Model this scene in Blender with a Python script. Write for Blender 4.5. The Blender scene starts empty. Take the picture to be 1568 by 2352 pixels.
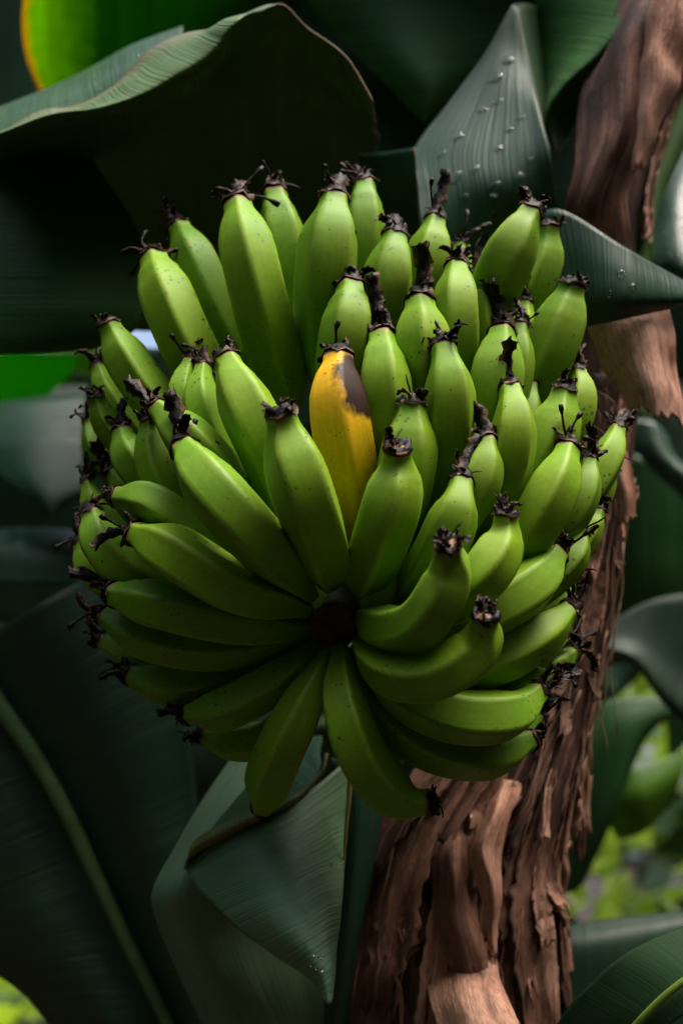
import bpy, math, random
import numpy as np
from mathutils import Vector, Matrix, noise as mnoise

# ------------------------------------------------------------------ camera, sky, sun, exposure
scene = bpy.context.scene
col = scene.collection
PITCH = math.radians(14.0)
CAM = Vector((0.0, 0.0, 1.5))
FPX = 50.0 / 36.0 * 2352.0          # focal length in the 1568 x 2352 measuring pixels

cam_d = bpy.data.cameras.new("camera")
cam_d.lens = 50.0
cam_d.sensor_fit = 'VERTICAL'
cam_d.sensor_height = 36.0
cam_d.sensor_width = 24.0
cam_d.clip_start = 0.02
cam_d.clip_end = 2000.0
cam_d.dof.use_dof = True
cam_d.dof.focus_distance = 0.955
cam_d.dof.aperture_fstop = 4.0
cam = bpy.data.objects.new("camera", cam_d)
cam.location = CAM
cam.rotation_euler = (math.pi / 2 + PITCH, 0, 0)
col.objects.link(cam)
scene.camera = cam

SUN_EL, SUN_AZ = math.radians(70.0), math.radians(122.0)   # azimuth clockwise from +Y (behind the bunch)
world = bpy.data.worlds.new("World")
scene.world = world
world.use_nodes = True
wn = world.node_tree
bg = wn.nodes["Background"]
sky = wn.nodes.new("ShaderNodeTexSky")
sky.sky_type = 'NISHITA'
sky.sun_disc = False
sky.sun_elevation = SUN_EL
sky.sun_rotation = SUN_AZ
sky.air_density = 1.0
sky.dust_density = 7.0
sky.ozone_density = 1.0
wn.links.new(sky.outputs[0], bg.inputs[0])
bg.inputs[1].default_value = 0.15

sun_d = bpy.data.lights.new("sun", 'SUN')
sun_d.energy = 1.4
sun_d.angle = math.radians(40.0)
sun_d.color = (1.0, 0.95, 0.87)
sun = bpy.data.objects.new("sun", sun_d)
sdir = Vector((math.sin(SUN_AZ) * math.cos(SUN_EL), math.cos(SUN_AZ) * math.cos(SUN_EL), math.sin(SUN_EL)))
sun.rotation_euler = (-sdir).to_track_quat('-Z', 'Y').to_euler()
sun.location = (0, 0, 8)
col.objects.link(sun)

scene.view_settings.view_transform = 'Standard'
scene.view_settings.look = 'None'
scene.view_settings.gamma = 1.0
scene.view_settings.exposure = 1.08
scene.view_settings.use_curve_mapping = False

rng = random.Random(7)

# ------------------------------------------------------------------ helpers
CP, SP = math.cos(PITCH), math.sin(PITCH)
def P(x, y, d):
    """measuring pixel + depth in metres along the view axis -> world point"""
    rx = (x - 784.0) / FPX * d
    ru = -(y - 1176.0) / FPX * d
    return Vector((CAM.x + rx, CAM.y + d * CP - ru * SP, CAM.z + d * SP + ru * CP))

WLOC = {}
def empty(name, loc, label=None, cat=None, group=None):
    o = bpy.data.objects.new(name, None)
    o.empty_display_size = 0.05
    o.location = loc
    col.objects.link(o)
    WLOC[o.name] = Vector(loc)
    if label: o["label"] = label
    if cat: o["category"] = cat
    if group: o["group"] = group
    return o

def mk(name, verts, faces, mats, parent=None, uvs=None, smooth=True, midx=None, label=None):
    """one mesh object, vertices given in world space, origin at their centre"""
    V = [Vector(v) for v in verts]
    c = Vector((0, 0, 0))
    for v in V: c += v
    c /= len(V)
    me = bpy.data.meshes.new(name)
    me.from_pydata([v - c for v in V], [], faces)
    if not isinstance(mats, (list, tuple)): mats = [mats]
    for m in mats: me.materials.append(m)
    if smooth:
        me.polygons.foreach_set("use_smooth", [True] * len(me.polygons))
    if midx is not None:
        me.polygons.foreach_set("material_index", midx)
    if uvs is not None:
        uv = me.uv_layers.new(name="UVMap")
        li = np.empty(len(me.loops), dtype=np.int32)
        me.loops.foreach_get("vertex_index", li)
        arr = np.asarray(uvs, dtype=np.float32)[li]
        uv.data.foreach_set("uv", arr.ravel())
    me.update()
    o = bpy.data.objects.new(name, me)
    col.objects.link(o)
    WLOC[o.name] = c
    if parent is not None:
        o.parent = parent
        o.location = c - WLOC[parent.name]
    else:
        o.location = c
    if label: o["label"] = label
    return o

def catmull(pts, n):
    """pts: (k, m) array -> n points, Catmull-Rom, roughly arc-length spaced"""
    p = np.asarray(pts, float)
    if len(p) == 2:
        t = np.linspace(0, 1, n)[:, None]
        return p[0] * (1 - t) + p[1] * t
    q = np.vstack([2 * p[0] - p[1], p, 2 * p[-1] - p[-2]])
    out = []
    for i in range(len(p) - 1):
        a, b, c, d = q[i], q[i + 1], q[i + 2], q[i + 3]
        for t in np.linspace(0, 1, 24, endpoint=False):
            out.append(0.5 * ((2 * b) + (-a + c) * t + (2 * a - 5 * b + 4 * c - d) * t * t + (-a + 3 * b - 3 * c + d) * t ** 3))
    out.append(p[-1])
    out = np.array(out)
    L = np.r_[0, np.cumsum(np.linalg.norm(np.diff(out, axis=0), axis=1))]
    s = np.linspace(0, L[-1], n)
    return np.stack([np.interp(s, L, out[:, k]) for k in range(out.shape[1])], 1)

def cat_even(p, n):
    """Catmull-Rom evaluated with even parameter spacing (used for grids)"""
    p = np.asarray(p, float)
    if len(p) == 2:
        t = np.linspace(0, 1, n)[:, None]
        return p[0] * (1 - t) + p[1] * t
    q = np.vstack([2 * p[0] - p[1], p, 2 * p[-1] - p[-2]])
    out = []
    for s in np.linspace(0, len(p) - 1 - 1e-9, n):
        i = int(s); t = s - i
        a, b, c, d = q[i], q[i + 1], q[i + 2], q[i + 3]
        out.append(0.5 * ((2 * b) + (-a + c) * t + (2 * a - 5 * b + 4 * c - d) * t * t + (-a + 3 * b - 3 * c + d) * t ** 3))
    return np.array(out)

def nz(v, s=1.0):
    return mnoise.noise(Vector(v) * s)

# ------------------------------------------------------------------ materials
def new_mat(name):
    m = bpy.data.materials.new(name)
    m.use_nodes = True
    nt = m.node_tree
    b = nt.nodes["Principled BSDF"]
    return m, nt, b

def N(nt, typ, **kw):
    n = nt.nodes.new(typ)
    for k, v in kw.items():
        setattr(n, k, v)
    return n

def ramp(nt, stops, fac=None, interp='LINEAR'):
    r = nt.nodes.new("ShaderNodeValToRGB")
    r.color_ramp.interpolation = interp
    e = r.color_ramp.elements
    while len(e) < len(stops): e.new(0.5)
    for i, (p, c) in enumerate(stops):
        e[i].position = p
        e[i].color = (*c, 1.0) if len(c) == 3 else c
    if fac is not None: nt.links.new(fac, r.inputs[0])
    return r

def mix(nt, fac, a, b, blend='MIX'):
    m = nt.nodes.new("ShaderNodeMix")
    m.data_type = 'RGBA'
    m.blend_type = blend
    for s, v in ((0, fac), (6, a), (7, b)):
        if hasattr(v, "is_linked") or isinstance(v, bpy.types.NodeSocket):
            nt.links.new(v, m.inputs[s])
        elif s == 0:
            m.inputs[0].default_value = v
        else:
            m.inputs[s].default_value = (*v, 1.0)
    return m.outputs[2]

def noise_tex(nt, vec, scale, detail=4.0, rough=0.55):
    n = nt.nodes.new("ShaderNodeTexNoise")
    n.inputs["Scale"].default_value = scale
    n.inputs["Detail"].default_value = detail
    n.inputs["Roughness"].default_value = rough
    if vec is not None: nt.links.new(vec, n.inputs["Vector"])
    return n

def mapping(nt, vec, scale, loc=(0, 0, 0)):
    m = nt.nodes.new("ShaderNodeMapping")
    m.inputs["Scale"].default_value = scale
    m.inputs["Location"].default_value = loc
    nt.links.new(vec, m.inputs["Vector"])
    return m.outputs[0]

def math_n(nt, op, a, b=None, clamp=False):
    m = nt.nodes.new("ShaderNodeMath")
    m.operation = op
    m.use_clamp = clamp
    for i, v in enumerate((a, b)):
        if v is None: continue
        if isinstance(v, bpy.types.NodeSocket): nt.links.new(v, m.inputs[i])
        else: m.inputs[i].default_value = v
    return m.outputs[0]

def peel_material(name, yellow=False):
    """banana peel; UV.x = angle in fifths (ridge at integers), UV.y = 0 tip .. 1 stalk"""
    m, nt, b = new_mat(name)
    tc = N(nt, "ShaderNodeTexCoord")
    sep = N(nt, "ShaderNodeSeparateXYZ")
    nt.links.new(tc.outputs["UV"], sep.inputs[0])
    info = N(nt, "ShaderNodeObjectInfo")
    obj = tc.outputs["Object"]
    big = noise_tex(nt, mapping(nt, obj, (14, 14, 14)), 1.0, 3.0)
    if yellow:
        c = ramp(nt, [(0.3, (0.80, 0.43, 0.005)), (0.7, (0.86, 0.52, 0.010))], big.outputs[0]).outputs[0]
        low = ramp(nt, [(0.30, (0, 0, 0)), (0.75, (1, 1, 1))], sep.outputs[1]).outputs[0]
        c = mix(nt, math_n(nt, 'MULTIPLY', low, 0.55), c, (0.46, 0.28, 0.010))
    else:
        ca = ramp(nt, [(0.25, (0.130, 0.320, 0.006)), (0.75, (0.225, 0.420, 0.024))], big.outputs[0]).outputs[0]
        cb = mix(nt, info.outputs["Random"], ca, (0.175, 0.355, 0.008))
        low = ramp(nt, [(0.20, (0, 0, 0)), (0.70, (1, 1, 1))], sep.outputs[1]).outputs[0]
        c = mix(nt, math_n(nt, 'MULTIPLY', low, 0.6), cb, (0.115, 0.250, 0.006))  # darker towards the stalk: shading put into the colour, tip bloom left pale
        # pale bloom on the flanks, yellower along the ridges
        tri = math_n(nt, 'ABSOLUTE', math_n(nt, 'SUBTRACT', math_n(nt, 'FRACT', sep.outputs[0]), 0.5))
        rid = ramp(nt, [(0.36, (0, 0, 0)), (0.48, (1, 1, 1))], tri).outputs[0]
        c = mix(nt, math_n(nt, 'MULTIPLY', rid, 0.55), c, (0.270, 0.440, 0.035))
        # rub marks along the ridges
        rm = noise_tex(nt, mapping(nt, obj, (85, 85, 85), (5, 3, 8)), 1.0, 5.0, 0.7)
        rmr = ramp(nt, [(0.57, (0, 0, 0)), (0.64, (1, 1, 1))], rm.outputs[0]).outputs[0]
        rid2 = ramp(nt, [(0.40, (0, 0, 0)), (0.47, (1, 1, 1))], tri).outputs[0]
        c = mix(nt, math_n(nt, 'MULTIPLY', math_n(nt, 'MULTIPLY', rmr, rid2), 0.6), c, (0.10, 0.075, 0.02))
        # every fruit a little lighter or darker than the next
        vb = ramp(nt, [(0.0, (0.78, 0.84, 0.8)), (0.5, (1.0, 1.0, 1.0)), (1.0, (1.16, 1.08, 1.1))], info.outputs["Random"]).outputs[0]
        c = mix(nt, 1.0, c, vb, 'MULTIPLY')
        # brownish yellow blush
        bl = noise_tex(nt, mapping(nt, obj, (9, 9, 9), (3, 1, 5)), 1.0, 2.0)
        blr = ramp(nt, [(0.52, (0, 0, 0)), (0.74, (1, 1, 1))], bl.outputs[0]).outputs[0]
        c = mix(nt, math_n(nt, 'MULTIPLY', blr, 0.35), c, (0.26, 0.28, 0.02))
    bl2 = noise_tex(nt, mapping(nt, obj, (45, 45, 45), (2, 8, 3)), 1.0, 5.0, 0.6)
    # faint mottling
    mo = noise_tex(nt, mapping(nt, obj, (240, 240, 240)), 1.0, 5.0, 0.7)
    mor = ramp(nt, [(0.35, (0.80, 0.80, 0.80)), (0.65, (1.1, 1.1, 1.1))], mo.outputs[0]).outputs[0]
    c = mix(nt, 0.55, c, mor, 'MULTIPLY')
    # faint lengthwise streaks and scuffs
    stx = noise_tex(nt, mapping(nt, tc.outputs["UV"], (16, 2.2, 1)), 1.0, 4.0, 0.6)
    stm = math_n(nt, 'ADD', math_n(nt, 'MULTIPLY', stx.outputs[0], 0.5), math_n(nt, 'MULTIPLY', bl2.outputs[0], 0.5))
    sxr = ramp(nt, [(0.36, (0.72, 0.76, 0.70)), (0.52, (1.0, 1.0, 1.0)), (0.66, (1.22, 1.18, 1.25))], stm).outputs[0]
    c = mix(nt, 0.45, c, sxr, 'MULTIPLY')
    # dark specks, in drifts
    vo = N(nt, "ShaderNodeTexVoronoi")
    vo.inputs["Scale"].default_value = 210.0
    nt.links.new(obj, vo.inputs["Vector"])
    drift = noise_tex(nt, mapping(nt, obj, (38, 38, 38), (7, 2, 1)), 1.0, 2.0)
    dr = ramp(nt, [(0.46, (0, 0, 0)), (0.64, (1, 1, 1))], drift.outputs[0]).outputs[0]
    rad = math_n(nt, 'MULTIPLY', dr, 0.24)
    sp = math_n(nt, 'LESS_THAN', vo.outputs["Distance"], rad)
    c = mix(nt, math_n(nt, 'MULTIPLY', sp, 0.75), c, (0.035, 0.045, 0.008) if not yellow else (0.10, 0.035, 0.006))
    # scars
    sc = noise_tex(nt, mapping(nt, obj, (70, 70, 70), (1, 9, 4)), 1.0, 6.0, 0.75)
    scr = ramp(nt, [(0.675, (0, 0, 0)), (0.71, (1, 1, 1))], sc.outputs[0]).outputs[0]
    c = mix(nt, math_n(nt, 'MULTIPLY', scr, 0.7), c, (0.09, 0.055, 0.02))
    if yellow:
        # the black bruise near the tip has a shape of its own
        wob = noise_tex(nt, mapping(nt, obj, (60, 60, 60)), 1.0, 3.0)
        du = math_n(nt, 'SUBTRACT', sep.outputs[0], YELLOW_BRUISE_U)
        du = math_n(nt, 'DIVIDE', du, 0.92)
        dv = math_n(nt, 'DIVIDE', math_n(nt, 'SUBTRACT', sep.outputs[1], 0.150), 0.170)
        dist = math_n(nt, 'SQRT', math_n(nt, 'ADD', math_n(nt, 'MULTIPLY', du, du), math_n(nt, 'MULTIPLY', dv, dv)))
        dist = math_n(nt, 'ADD', dist, math_n(nt, 'MULTIPLY', math_n(nt, 'SUBTRACT', wob.outputs[0], 0.5), 1.0))
        br = ramp(nt, [(0.72, (1, 1, 1)), (1.10, (0, 0, 0))], dist).outputs[0]
        c = mix(nt, br, c, (0.030, 0.011, 0.007))
    # tan scar ring round the blossom end
    wv = noise_tex(nt, mapping(nt, obj, (150, 150, 150)), 1.0, 2.0)
    edge = math_n(nt, 'ADD', sep.outputs[1], math_n(nt, 'MULTIPLY', math_n(nt, 'SUBTRACT', wv.outputs[0], 0.5), 0.022))
    er = ramp(nt, [(0.011, (1, 1, 1)), (0.017, (0, 0, 0))], edge).outputs[0]
    c = mix(nt, er, c, (0.30, 0.15, 0.085))
    # brown stalk
    st = ramp(nt, [(0.93, (0, 0, 0)), (1.0, (1, 1, 1))], sep.outputs[1]).outputs[0]
    c = mix(nt, math_n(nt, 'MULTIPLY', st, 0.5), c, (0.07, 0.10, 0.01))
    nt.links.new(c, b.inputs["Base Color"])
    rr = ramp(nt, [(0.3, (0.44, 0.44, 0.44)), (0.7, (0.62, 0.62, 0.62))], mo.outputs[0])
    nt.links.new(rr.outputs[0], b.inputs["Roughness"])
    b.inputs["Specular IOR Level"].default_value = 0.32
    b.inputs["Subsurface Weight"].default_value = 0.06
    b.inputs["Subsurface Radius"].default_value = (0.006, 0.009, 0.002)
    b.inputs["Subsurface Scale"].default_value = 0.6
    bu = N(nt, "ShaderNodeBump")
    bu.inputs["Strength"].default_value = 0.10
    bu.inputs["Distance"].default_value = 0.0006
    nt.links.new(mo.outputs[0], bu.inputs["Height"])
    nt.links.new(bu.outputs[0], b.inputs["Normal"])
    return m

YELLOW_BRUISE_U = 2.68

def blossom_material():
    m, nt, b = new_mat("dried_blossom")
    tc = N(nt, "ShaderNodeTexCoord")
    sep = N(nt, "ShaderNodeSeparateXYZ")
    nt.links.new(tc.outputs["UV"], sep.inputs[0])
    n1 = noise_tex(nt, mapping(nt, tc.outputs["Object"], (260, 260, 260)), 1.0, 5.0, 0.65)
    c = ramp(nt, [(0.38, (0.0035, 0.0025, 0.0030)), (0.62, (0.011, 0.006, 0.005)), (0.80, (0.10, 0.05, 0.026))], n1.outputs[0]).outputs[0]
    c = mix(nt, sep.outputs[1], c, (0.30, 0.165, 0.085))
    nt.links.new(c, b.inputs["Base Color"])
    b.inputs["Roughness"].default_value = 0.40
    b.inputs["Specular IOR Level"].default_value = 0.22
    bu = N(nt, "ShaderNodeBump")
    bu.inputs["Strength"].default_value = 0.7
    bu.inputs["Distance"].default_value = 0.0015
    nt.links.new(n1.outputs[0], bu.inputs["Height"])
    nt.links.new(bu.outputs[0], b.inputs["Normal"])
    return m

def leaf_material(name, ca, cb, rough=0.36, trans=0.22, tcol=(0.16, 0.30, 0.02), spec=0.5, edge=None, vein=0.35, eaxis=0, relief=0.9):
    """UV in metres; the fine parallel veins run along V"""
    m, nt, b = new_mat(name)
    tc = N(nt, "ShaderNodeTexCoord")
    uv = tc.outputs["UV"]
    sep = N(nt, "ShaderNodeSeparateXYZ")
    nt.links.new(uv, sep.inputs[0])
    big = noise_tex(nt, mapping(nt, tc.outputs["Object"], (9, 9, 9)), 1.0, 4.0)
    c = ramp(nt, [(0.3, ca), (0.7, cb)], big.outputs[0]).outputs[0]
    v1 = noise_tex(nt, mapping(nt, uv, (420, 5, 1)), 1.0, 2.0)
    v2 = noise_tex(nt, mapping(nt, uv, (75, 1.5, 1)), 1.0, 2.0)
    vv = math_n(nt, 'ADD', math_n(nt, 'MULTIPLY', v1.outputs[0], 0.45), math_n(nt, 'MULTIPLY', v2.outputs[0], 0.55))
    vr = ramp(nt, [(0.36, (0.62, 0.62, 0.62)), (0.64, (1.25, 1.25, 1.25))], vv).outputs[0]
    c = mix(nt, vein * 1.6, c, vr, 'MULTIPLY')
    st = noise_tex(nt, mapping(nt, tc.outputs["Object"], (55, 55, 55), (4, 4, 2)), 1.0, 6.0, 0.7)
    sr = ramp(nt, [(0.66, (0, 0, 0)), (0.74, (1, 1, 1))], st.outputs[0]).outputs[0]
    c = mix(nt, math_n(nt, 'MULTIPLY', sr, 0.45), c, (0.055, 0.045, 0.018))
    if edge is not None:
        # browned margin, or yellow margin with painted backlight (u = distance from the margin in metres)
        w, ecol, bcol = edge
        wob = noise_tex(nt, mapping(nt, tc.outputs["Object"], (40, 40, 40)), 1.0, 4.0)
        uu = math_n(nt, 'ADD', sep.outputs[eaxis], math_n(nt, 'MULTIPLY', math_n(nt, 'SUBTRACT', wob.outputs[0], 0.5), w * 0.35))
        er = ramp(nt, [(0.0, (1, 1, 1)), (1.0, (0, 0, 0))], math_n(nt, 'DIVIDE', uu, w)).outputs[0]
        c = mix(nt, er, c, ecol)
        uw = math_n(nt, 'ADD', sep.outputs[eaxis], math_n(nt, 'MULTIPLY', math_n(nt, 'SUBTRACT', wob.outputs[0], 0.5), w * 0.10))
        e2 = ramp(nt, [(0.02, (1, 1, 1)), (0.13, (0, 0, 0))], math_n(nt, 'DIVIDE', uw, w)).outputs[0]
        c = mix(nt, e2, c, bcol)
    nt.links.new(c, b.inputs["Base Color"])
    rn = noise_tex(nt, mapping(nt, tc.outputs["Object"], (30, 30, 30)), 1.0, 4.0)
    rr = ramp(nt, [(0.3, (rough - 0.06,) * 3), (0.7, (rough + 0.10,) * 3)], rn.outputs[0])
    nt.links.new(rr.outputs[0], b.inputs["Roughness"])
    b.inputs["Specular IOR Level"].default_value = spec
    bu = N(nt, "ShaderNodeBump")
    bu.inputs["Strength"].default_value = relief
    bu.inputs["Distance"].default_value = 0.0026
    nt.links.new(vv, bu.inputs["Height"])
    nt.links.new(bu.outputs[0], b.inputs["Normal"])
    if trans > 0:
        tr = N(nt, "ShaderNodeBsdfTranslucent")
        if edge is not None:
            tcc = mix(nt, er, tcol, (0.40, 0.72, 0.02) if eaxis == 0 else tcol)  # bright edge band: backlight painted into the translucent colour
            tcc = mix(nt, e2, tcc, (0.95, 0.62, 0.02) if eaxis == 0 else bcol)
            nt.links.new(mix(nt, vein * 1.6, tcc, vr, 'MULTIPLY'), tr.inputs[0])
        else:
            tr.inputs[0].default_value = (*tcol, 1)
        ms = N(nt, "ShaderNodeMixShader")
        ms.inputs[0].default_value = trans
        nt.links.new(b.outputs[0], ms.inputs[1])
        nt.links.new(tr.outputs[0], ms.inputs[2])
        nt.links.new(ms.outputs[0], nt.nodes["Material Output"].inputs[0])
    return m

def bark_material(name, tint=(1, 1, 1), light=0.0, sc=(9, 1.6)):
    """dry papery leaf sheath; UV in metres, fibres run along V"""
    m, nt, b = new_mat(name)
    tc = N(nt, "ShaderNodeTexCoord")
    uv = tc.outputs["UV"]
    f1 = noise_tex(nt, mapping(nt, uv, (sc[0] * 10, sc[1] * 4, 1)), 1.0, 6.0, 0.65)
    f2 = noise_tex(nt, mapping(nt, uv, (520, 9, 1)), 1.0, 3.0)
    blot = noise_tex(nt, mapping(nt, tc.outputs["Object"], (20, 20, 9)), 1.0, 6.0, 0.62)
    k = math_n(nt, 'ADD', math_n(nt, 'MULTIPLY', f1.outputs[0], 0.40), math_n(nt, 'MULTIPLY', blot.outputs[0], 0.60))
    oi = N(nt, "ShaderNodeObjectInfo")
    k = math_n(nt, 'ADD', k, math_n(nt, 'MULTIPLY', math_n(nt, 'SUBTRACT', oi.outputs["Random"], 0.5), 0.14))
    k = math_n(nt, 'ADD', k, light)
    c = ramp(nt, [(0.36, (0.014, 0.007, 0.005)), (0.44, (0.070, 0.034, 0.020)), (0.50, (0.175, 0.092, 0.058)),
                  (0.57, (0.36, 0.205, 0.14)), (0.68, (0.52, 0.35, 0.26))], k).outputs[0]
    fr = ramp(nt, [(0.35, (0.6, 0.6, 0.6)), (0.65, (1.2, 1.2, 1.2))], f2.outputs[0]).outputs[0]
    c = mix(nt, 0.55, c, fr, 'MULTIPLY')
    c = mix(nt, 1.0, c, tuple(a * b for a, b in zip(tint, (0.84, 0.735, 0.70))), 'MULTIPLY')
    fl = noise_tex(nt, mapping(nt, uv, (900, 110, 1)), 1.0, 5.0, 0.75)
    flr = ramp(nt, [(0.34, (0.45, 0.42, 0.40)), (0.5, (1.0, 1.0, 1.0)), (0.66, (1.5, 1.5, 1.5))], fl.outputs[0]).outputs[0]
    c = mix(nt, 0.8, c, flr, 'MULTIPLY')
    cr = noise_tex(nt, mapping(nt, uv, (42, 9, 1), (3, 3, 0)), 1.0, 7.0, 0.7)
    crr = ramp(nt, [(0.36, (0.12, 0.10, 0.09)), (0.45, (1.0, 1.0, 1.0))], cr.outputs[0]).outputs[0]
    c = mix(nt, 0.6, c, crr, 'MULTIPLY')
    sp = noise_tex(nt, mapping(nt, tc.outputs["Object"], (110, 110, 60)), 1.0, 4.0, 0.7)
    spr = ramp(nt, [(0.64, (0, 0, 0)), (0.70, (1, 1, 1))], sp.outputs[0]).outputs[0]
    c = mix(nt, math_n(nt, 'MULTIPLY', spr, 0.7), c, (0.018, 0.010, 0.008))
    nt.links.new(c, b.inputs["Base Color"])
    b.inputs["Roughness"].default_value = 0.62
    b.inputs["Specular IOR Level"].default_value = 0.35
    bu = N(nt, "ShaderNodeBump")
    bu.inputs["Strength"].default_value = 1.0
    bu.inputs["Distance"].default_value = 0.0035
    f3 = noise_tex(nt, mapping(nt, uv, (230, 14, 1)), 1.0, 5.0, 0.7)
    wr = noise_tex(nt, mapping(nt, uv, (48, 17, 1), (1, 7, 0)), 1.0, 7.0, 0.68)
    h = math_n(nt, 'ADD', math_n(nt, 'MULTIPLY', f1.outputs[0], 0.6), math_n(nt, 'ADD', math_n(nt, 'MULTIPLY', f2.outputs[0], 0.2), math_n(nt, 'ADD', math_n(nt, 'MULTIPLY', f3.outputs[0], 0.35), math_n(nt, 'ADD', math_n(nt, 'MULTIPLY', fl.outputs[0], 0.30), math_n(nt, 'MULTIPLY', wr.outputs[0], 0.9)))))
    nt.links.new(h, bu.inputs["Height"])
    nt.links.new(bu.outputs[0], b.inputs["Normal"])
    return m

def plain(name, c, rough=0.5, spec=0.5, var=0.3, scale=60):
    m, nt, b = new_mat(name)
    tc = N(nt, "ShaderNodeTexCoord")
    n = noise_tex(nt, mapping(nt, tc.outputs["Object"], (scale,) * 3), 1.0, 4.0)
    r = ramp(nt, [(0.3, tuple(x * (1 - var) for x in c)), (0.7, tuple(x * (1 + var) for x in c))], n.outputs[0])
    nt.links.new(r.outputs[0], b.inputs["Base Color"])
    b.inputs["Roughness"].default_value = rough
    b.inputs["Specular IOR Level"].default_value = spec
    return m

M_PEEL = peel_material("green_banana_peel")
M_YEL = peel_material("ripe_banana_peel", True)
M_BLOS = blossom_material()
M_LEAF = leaf_material("leaf_upper", (0.018, 0.072, 0.020), (0.034, 0.108, 0.028), rough=0.40, spec=0.32, vein=0.5)
M_LEAF_D = leaf_material("leaf_upper_dark", (0.014, 0.048, 0.028), (0.026, 0.074, 0.034), rough=0.40, trans=0.10, tcol=(0.05, 0.13, 0.01))
M_UNDER = leaf_material("leaf_underside", (0.060, 0.120, 0.050), (0.090, 0.160, 0.065), rough=0.55, spec=0.3, trans=0.15)
M_UNDER_P = leaf_material("leaf_underside_pale", (0.110, 0.180, 0.080), (0.155, 0.225, 0.100), rough=0.48, spec=0.4, trans=0.05, tcol=(0.10, 0.12, 0.02))
M_ARCH = leaf_material("leaf_underside_browned_margin", (0.060, 0.125, 0.032), (0.095, 0.165, 0.048), rough=0.5, spec=0.3, trans=0.05,
                       tcol=(0.10, 0.12, 0.02), edge=(0.022, (0.13, 0.13, 0.05), (0.085, 0.040, 0.022)), eaxis=1)
M_GLOSS = leaf_material("leaf_glossy", (0.014, 0.046, 0.026), (0.026, 0.066, 0.034), rough=0.36, trans=0.06, spec=0.26, vein=0.5)
M_BACKLIT = leaf_material("leaf_yellow_margin_painted_glow", (0.012, 0.05, 0.010), (0.02, 0.07, 0.012), rough=0.5, spec=0.25, trans=0.60,
                          tcol=(0.04, 0.17, 0.006), edge=(0.090, (0.24, 0.40, 0.012), (0.60, 0.42, 0.012)))  # yellow margin, then a wide bright band that paints in backlight
M_BRIGHT = leaf_material("leaf_fresh", (0.06, 0.18, 0.014), (0.13, 0.27, 0.02), rough=0.36, trans=0.45, tcol=(0.22, 0.50, 0.02))
M_SHRUB = leaf_material("shrub_leaf", (0.12, 0.26, 0.012), (0.38, 0.48, 0.04), rough=0.30, trans=0.50, tcol=(0.55, 0.80, 0.05))
M_LEAF_W = leaf_material("leaf_wet_dark", (0.010, 0.034, 0.018), (0.020, 0.052, 0.024), rough=0.46, trans=0.05, spec=0.35, vein=0.5)
M_LEAF_T = leaf_material("leaf_dark_translucent", (0.035, 0.120, 0.025), (0.055, 0.165, 0.030), rough=0.5, trans=0.40, tcol=(0.10, 0.34, 0.02), spec=0.3)
M_LIP = leaf_material("leaf_lip_yellowed", (0.06, 0.045, 0.03), (0.24, 0.26, 0.06), rough=0.5, trans=0.1, spec=0.3, vein=0.6)
M_UNDER_J = leaf_material("leaf_underside_bluish", (0.115, 0.225, 0.115), (0.155, 0.275, 0.140), rough=0.46, spec=0.4, trans=0.06, tcol=(0.08, 0.16, 0.04))
M_LEAF_G = leaf_material("leaf_mid_green", (0.028, 0.100, 0.024), (0.046, 0.140, 0.030), rough=0.5, trans=0.12, spec=0.3, vein=0.5)
M_LEAF_S = leaf_material("leaf_old_dark", (0.010, 0.036, 0.012), (0.018, 0.052, 0.016), rough=0.6, trans=0.03, spec=0.2, vein=0.2, relief=0.2)
M_WET = leaf_material("leaf_wet_film", (0.030, 0.085, 0.050), (0.050, 0.115, 0.065), rough=0.30, trans=0.10, spec=0.6, vein=0.6)
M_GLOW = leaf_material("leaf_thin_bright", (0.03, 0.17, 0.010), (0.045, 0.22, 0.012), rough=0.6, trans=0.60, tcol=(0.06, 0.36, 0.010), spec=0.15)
M_RIM = plain("leaf_margin_brown", (0.17, 0.10, 0.05), 0.6)
M_RIB = plain("leaf_midrib", (0.085, 0.17, 0.055), 0.42, 0.4, 0.2)
M_RIBY = plain("leaf_midrib_yellow", (0.45, 0.42, 0.12), 0.45, 0.4, 0.2)
M_BARK = bark_material("dry_trunk")
M_SHEATH = bark_material("dry_sheath_brown", (1.0, 0.97, 0.95), 0.03)
M_SHEATH_L = bark_material("dry_sheath_pale", (1.55, 1.45, 1.42), 0.14)
M_SOIL = plain("dark_soil", (0.030, 0.022, 0.015), 0.9, 0.2, 0.5, 6)
M_FIBRE = plain("dry_fibre", (0.22, 0.13, 0.07), 0.6)
M_RACHIS = plain("stalk", (0.025, 0.036, 0.010), 0.55, 0.4, 0.4, 40)
M_RACHIS_END = plain("stalk_scar", (0.085, 0.038, 0.016), 0.7, 0.3, 0.7, 90)
mw, ntw, bw = new_mat("water")
bw.inputs["Base Color"].default_value = (0.95, 1.0, 0.98, 1)
bw.inputs["Roughness"].default_value = 0.03
bw.inputs["IOR"].default_value = 1.33
bw.inputs["Transmission Weight"].default_value = 1.0
M_WATER = mw

# ------------------------------------------------------------------ ground
def build_ground():
    n = 60
    vs, fs = [], []
    R = 400.0
    ax = [math.copysign((abs(t) ** 2.2) * R, t) for t in np.linspace(-1, 1, n)]
    for y in ax:
        for x in ax:
            r = math.hypot(x, y)
            vs.append((x, y, 0.06 * nz((x * 0.9, y * 0.9, 0)) * min(1, 12 / (r + 1e-3))))
    for j in range(n - 1):
        for i in range(n - 1):
            a = j * n + i
            fs.append((a, a + 1, a + n + 1, a + n))
    o = mk("ground", vs, fs, M_SOIL)
    o["kind"] = "structure"
build_ground()

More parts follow.
